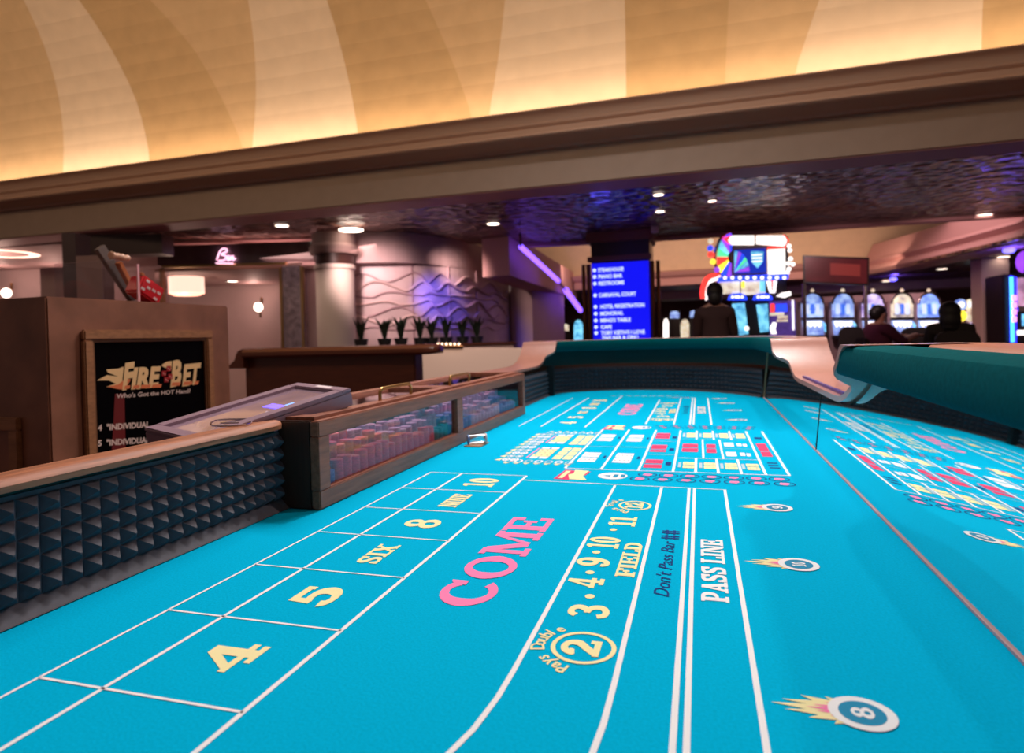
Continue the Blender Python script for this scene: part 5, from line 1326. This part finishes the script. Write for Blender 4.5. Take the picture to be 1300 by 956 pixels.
# lounge at the left
GD = mat('gold_frame', (0.55, 0.36, 0.16), 0.3, 1.0)
D = 9.6
def lbox(name, m_, x0, y0, x1, y1, D, th, parent=None, bevel=0):
    """upright slab facing the viewer roughly, between two picture corners at distance D"""
    a = atd(x0, y1, D); c = atd(x1, y1, D); t = atd(x0, y0, D)
    u = c - a; u.z = 0; L = u.length; u.normalize(); n = Vector((-u.y, u.x, 0))
    b = MB(); b.obox((a.x, a.y, 0), u, n, Vector((0, 0, 1)), 0, 0, a.z, L, th, t.z)
    return b.build(name, m_, parent, bevel=bevel)
DG = mat('smoked_glass', (0.16, 0.10, 0.11), 0.12, var=0.3, scale=2, spec=0.8)
fs = lbox('fascia_panel', DG, 200, 312, 398, 337, D, .12); tag(fs, 'smoked glossy fascia above the lounge opening', 'panel')
op = lbox('opening_frame', GD, 205, 337, 362, 340, D, .10); tag(op, 'slim gold frame across the top of the lounge opening', 'frame')
o = lbox('gold_post', GD, 206, 340, 209, 470, D, .10); tag(o, 'slim gold post at the left of the lounge opening', 'post')
o = lbox('gold_post', GD, 358, 340, 361, 470, D, .10); tag(o, 'slim gold post at the right of the lounge opening', 'post')
o = lbox('mirrored_pillar', mat('mosaic_mirror', (0.55, 0.45, 0.52), 0.25, 0.9, var=0.4, scale=14), 362, 338, 386, 470, D, .25); tag(o, 'narrow mosaic mirrored pillar beside the lounge opening', 'pillar')
o = lbox('gold_post', GD, 384.5, 338, 387.5, 470, D - .03, .10); tag(o, 'slim gold post between mosaic pillar and column', 'post')
o = lbox('wall_pier', MAUVE, 388, 312, 404, 470, D + .3, .4); struct(o)
a = atd(196, 340, 9.75); c = atd(400, 340, 9.75); d_ = atd(400, 340, 12.4); e_ = atd(196, 340, 12.4)
b = MB(); b.prism([(p.x, p.y, 1.56) for p in (a, c, d_, e_)], (0, 0, .04)); struct(b.build('ceiling_lounge', MATS['lounge_ceiling']))
# neon script on the fascia
NP_ = emi('pink_neon', (1.0, 0.55, 0.75), 2.0)
sg = thing('neon_script', 'small pink neon script on the smoked fascia', 'neon sign', tuple(atd(283, 331, D - .05)))
for pts in (((275, 330), (280, 318), (286, 315.5), (288, 319), (281, 323), (287, 325), (285, 330), (277, 331)), ((290, 324), (289, 330), (292, 329)), ((293, 324.5), (292, 330), (296, 325), (295.5, 330), (299, 328))):
    b = MB(); b.tube(catmull([atd(x, y, D - .04) for x, y in pts], 5), .010, 6); b.build('neon_tube', NP_, sg, smooth=True)
b = MB(); b.tube([atd(274, 334, D - .04), atd(296, 334.5, D - .04)], .010, 6); b.build('neon_tube', NP_, sg)
# drum pendant
c = atd(236.5, 361, 10.6); k_ = 10.6 / 800
pd = thing('drum_pendant', 'glowing pleated drum pendant lamp in the lounge opening', 'pendant lamp', (c.x, c.y, c.z))
b = MB(); rr = []
for i in range(48): rr.append(20.5 * k_ * (1 + (.012 if i % 2 else 0)))
top = [Vector((c.x + rr[i] * math.cos(2 * PI * i / 48), c.y + rr[i] * math.sin(2 * PI * i / 48), c.z + 12.5 * k_)) for i in range(48)]
bot = [v - Vector((0, 0, 24 * k_)) for v in top]
b.loft([top, bot]); b.build('shade', emi('lamp_shade', (1.0, 0.62, 0.48), 1.25), pd)
b = MB(); b.lathe((c.x, c.y, c.z - 12 * k_), [(.001, -.02), (15 * k_, -.03), (19 * k_, 0), (.001, .0)], 24); b.build('diffuser', emi('lamp_diffuser', (1.0, 0.5, 0.36), 1.3), pd)
b = MB(); b.tube([(c.x, c.y, c.z + 12.5 * k_), (c.x, c.y, 1.558)], .012, 6); b.lathe((c.x, c.y, 1.528), [(.001, 0), (.09, 0), (.07, .03), (.001, .03)], 14); b.build('stem', BRASS, pd)
point('pendant_bulb', (c.x, c.y - .1, c.z - .5), 14, (1.0, 0.66, 0.52), .1)
# wall sconces
def sconce(px, py, D, label):
    c = atd(px, py, D); k_ = D / 800; t = thing('wall_sconce', label, 'wall lamp', (c.x, c.y, c.z), 'wall sconces')
    b = MB(); b.ball((c.x, c.y, c.z), 5.5 * k_, 5.5 * k_, 6 * k_, 14, 10); b.build('globe', emi('sconce_glow', (1.0, 0.80, 0.68), 4), t, smooth=True)
    b = MB(); b.tube([(c.x, c.y + .05, c.z - 13 * k_), (c.x, c.y + .05, c.z - 6 * k_)], .02, 8); b.tube([(c.x, c.y + .1, c.z + 5 * k_), (c.x, c.y + .1, c.z + 13 * k_)], .025, 8); b.lathe((c.x, c.y, c.z - 7.5 * k_), [(.001, 0), (.05, 0), (.06, .02), (.001, .02)], 12); b.build('bracket', BRONZE, t)
    point('sconce_bulb', (c.x, c.y - .12, c.z + .28), 5, (1.0, 0.62, 0.52), .08)
sconce(328, 390, 12.0, 'wall sconce with round globe seen through the lounge opening')
sconce(76, 375, 11.9, 'wall sconce glowing behind the stone podium at the far left')
sconce(8, 372, 11.9, 'wall sconce at the left edge of the picture behind the podium')
downlight(322, 319.5, 1.999, 'recessed light in the lounge ceiling above the gold frame', .07)
downlight(295, 357, 1.558, 'recessed light in the lounge ceiling right of the drum lamp', .09)
downlight(27, 304, 1.999, 'recessed light in the lounge ceiling at the far left', .08)
# panelled partition, dark post and wall block behind the podium
o = lbox('wall_pier', mat('dark_post', (0.05, 0.028, 0.03), 0.5), 84, 296, 101, 470, 7.0, .25); struct(o)
o = lbox('wall_block', mat('brown_block', (0.22, 0.13, 0.12), 0.6), 101, 325, 134, 470, 6.8, .2); tag(o, 'brown panel block behind the podium left of the acrylic display', 'panel')
o = lbox('wall_pier', MAUVE, 55, 340, 84, 470, 10.0, .2); struct(o)
lb = lbox('lobby_bulkhead', DKB, 84, 300, 206, 325, 8.6, .3); struct(lb)
o = lbox('wall_upper', MAUVE, 84, 290, 420, 312, 9.9, .2); struct(o)
cv = thing('ceiling_coffer_light', 'glowing frosted ceiling coffer light at the far left', 'ceiling light', tuple(atd(10, 325, 10.5)))
a = atd(-30, 326, 10.5); b = MB(); b.lathe((a.x + .55, a.y, a.z + .05), [(.001, -.02), (.52, -.04), (.62, .0), (.60, .12), (.001, .14)], 28); b.build('diffuser', emi('coffer_glow', (1.0, 0.66, 0.52), 2.0), cv, smooth=True)
b = MB(); b.tube([(a.x + .55, a.y, a.z + .18), (a.x + .55, a.y, 1.999)], .03, 8); b.build('stem', BRASS, cv)
point('coffer_bulb', (a.x + .55, a.y - .1, a.z - .4), 20, (1.0, 0.64, 0.52), .15)
# far slot glow behind the sign
for i, (x0, y0, x1, y1, m_, l) in enumerate(((729, 406, 740, 432, CYA, 'bright cyan slot panel just left of the blue sign'), (682, 396, 690, 432, BLU, 'narrow blue slot panel at the end of the mural wall'), (690, 414, 698, 430, CYA, 'small teal slot screen at the end of the mural wall'), (842, 404, 849, 432, WHT, 'narrow white light panel right of the blue sign'), (851, 395, 862, 404, LBL, 'pale blue slot dome right of the blue sign'), (851, 408, 862, 428, CYA, 'cyan slot screen right of the blue sign'), (876, 394, 887, 403, LBL, 'pale blue slot dome beside the standing person'), (864, 405, 875, 430, WARM, 'pale slot cabinet between the two blue domes'), (708, 411, 722, 420, WARM, 'pale slot light in the distance left of the blue sign'))):
    f = Face(17.5 + .55 * i); t = thing('distant_slot_machine', l, 'slot machine', (f.X((x0 + x1) / 2), f.Y + .2, FLOOR), 'distant slot machines')
    b = MB(); b.box(f.X(x0 - 1), f.Y + .001, FLOOR, f.X(x1 + 1), f.Y + .4, f.Z(y0 - 1, x0)); b.build('cabinet', BODYD, t)
    xm = (x0 + x1) / 2; w_ = x1 - x0; h_ = y1 - y0
    f.poly('screen', m_, t, [(x0, y1), (x1, y1), (x1, y0 + h_ * .25), (x1 - w_ * .2, y0 + h_ * .06), (xm, y0), (x0 + w_ * .2, y0 + h_ * .06), (x0, y0 + h_ * .25)], 0, .05)
# blue ceiling glow lamps over the right hall
for i, (px, py, z_, l) in enumerate(((1134, 352, 1.639, 'blue spotlight in the low right ceiling by the dark red screen'), (1201, 371, 1.639, 'round blue lamp above the far slot machines'), (1281, 314, 1.639, 'blue spotlight in the low right ceiling near the picture edge'))):
    q = onz(px, py, z_)
    b = MB(); b.ball((q.x, q.y, q.z - .05), .09, .09, .05, 12, 8); b.tube([(q.x, q.y, q.z - .02), (q.x, q.y, 1.642)], .02, 6)
    tag(b.build('blue_spotlight', emi('blue_lamp', (0.12, 0.10, 1.0), 4), smooth=True), l, 'ceiling light', 'blue ceiling lamps')
    point('blue_glow', (q.x, q.y - .15, 1.5), 6, (0.15, 0.08, 1.0), .08)
point('blue_glow', (-1.2, 8.2, 1.85), 2, (0.10, 0.08, 1.0), .08)  # added blue light without a fixture, tints the dark ceiling
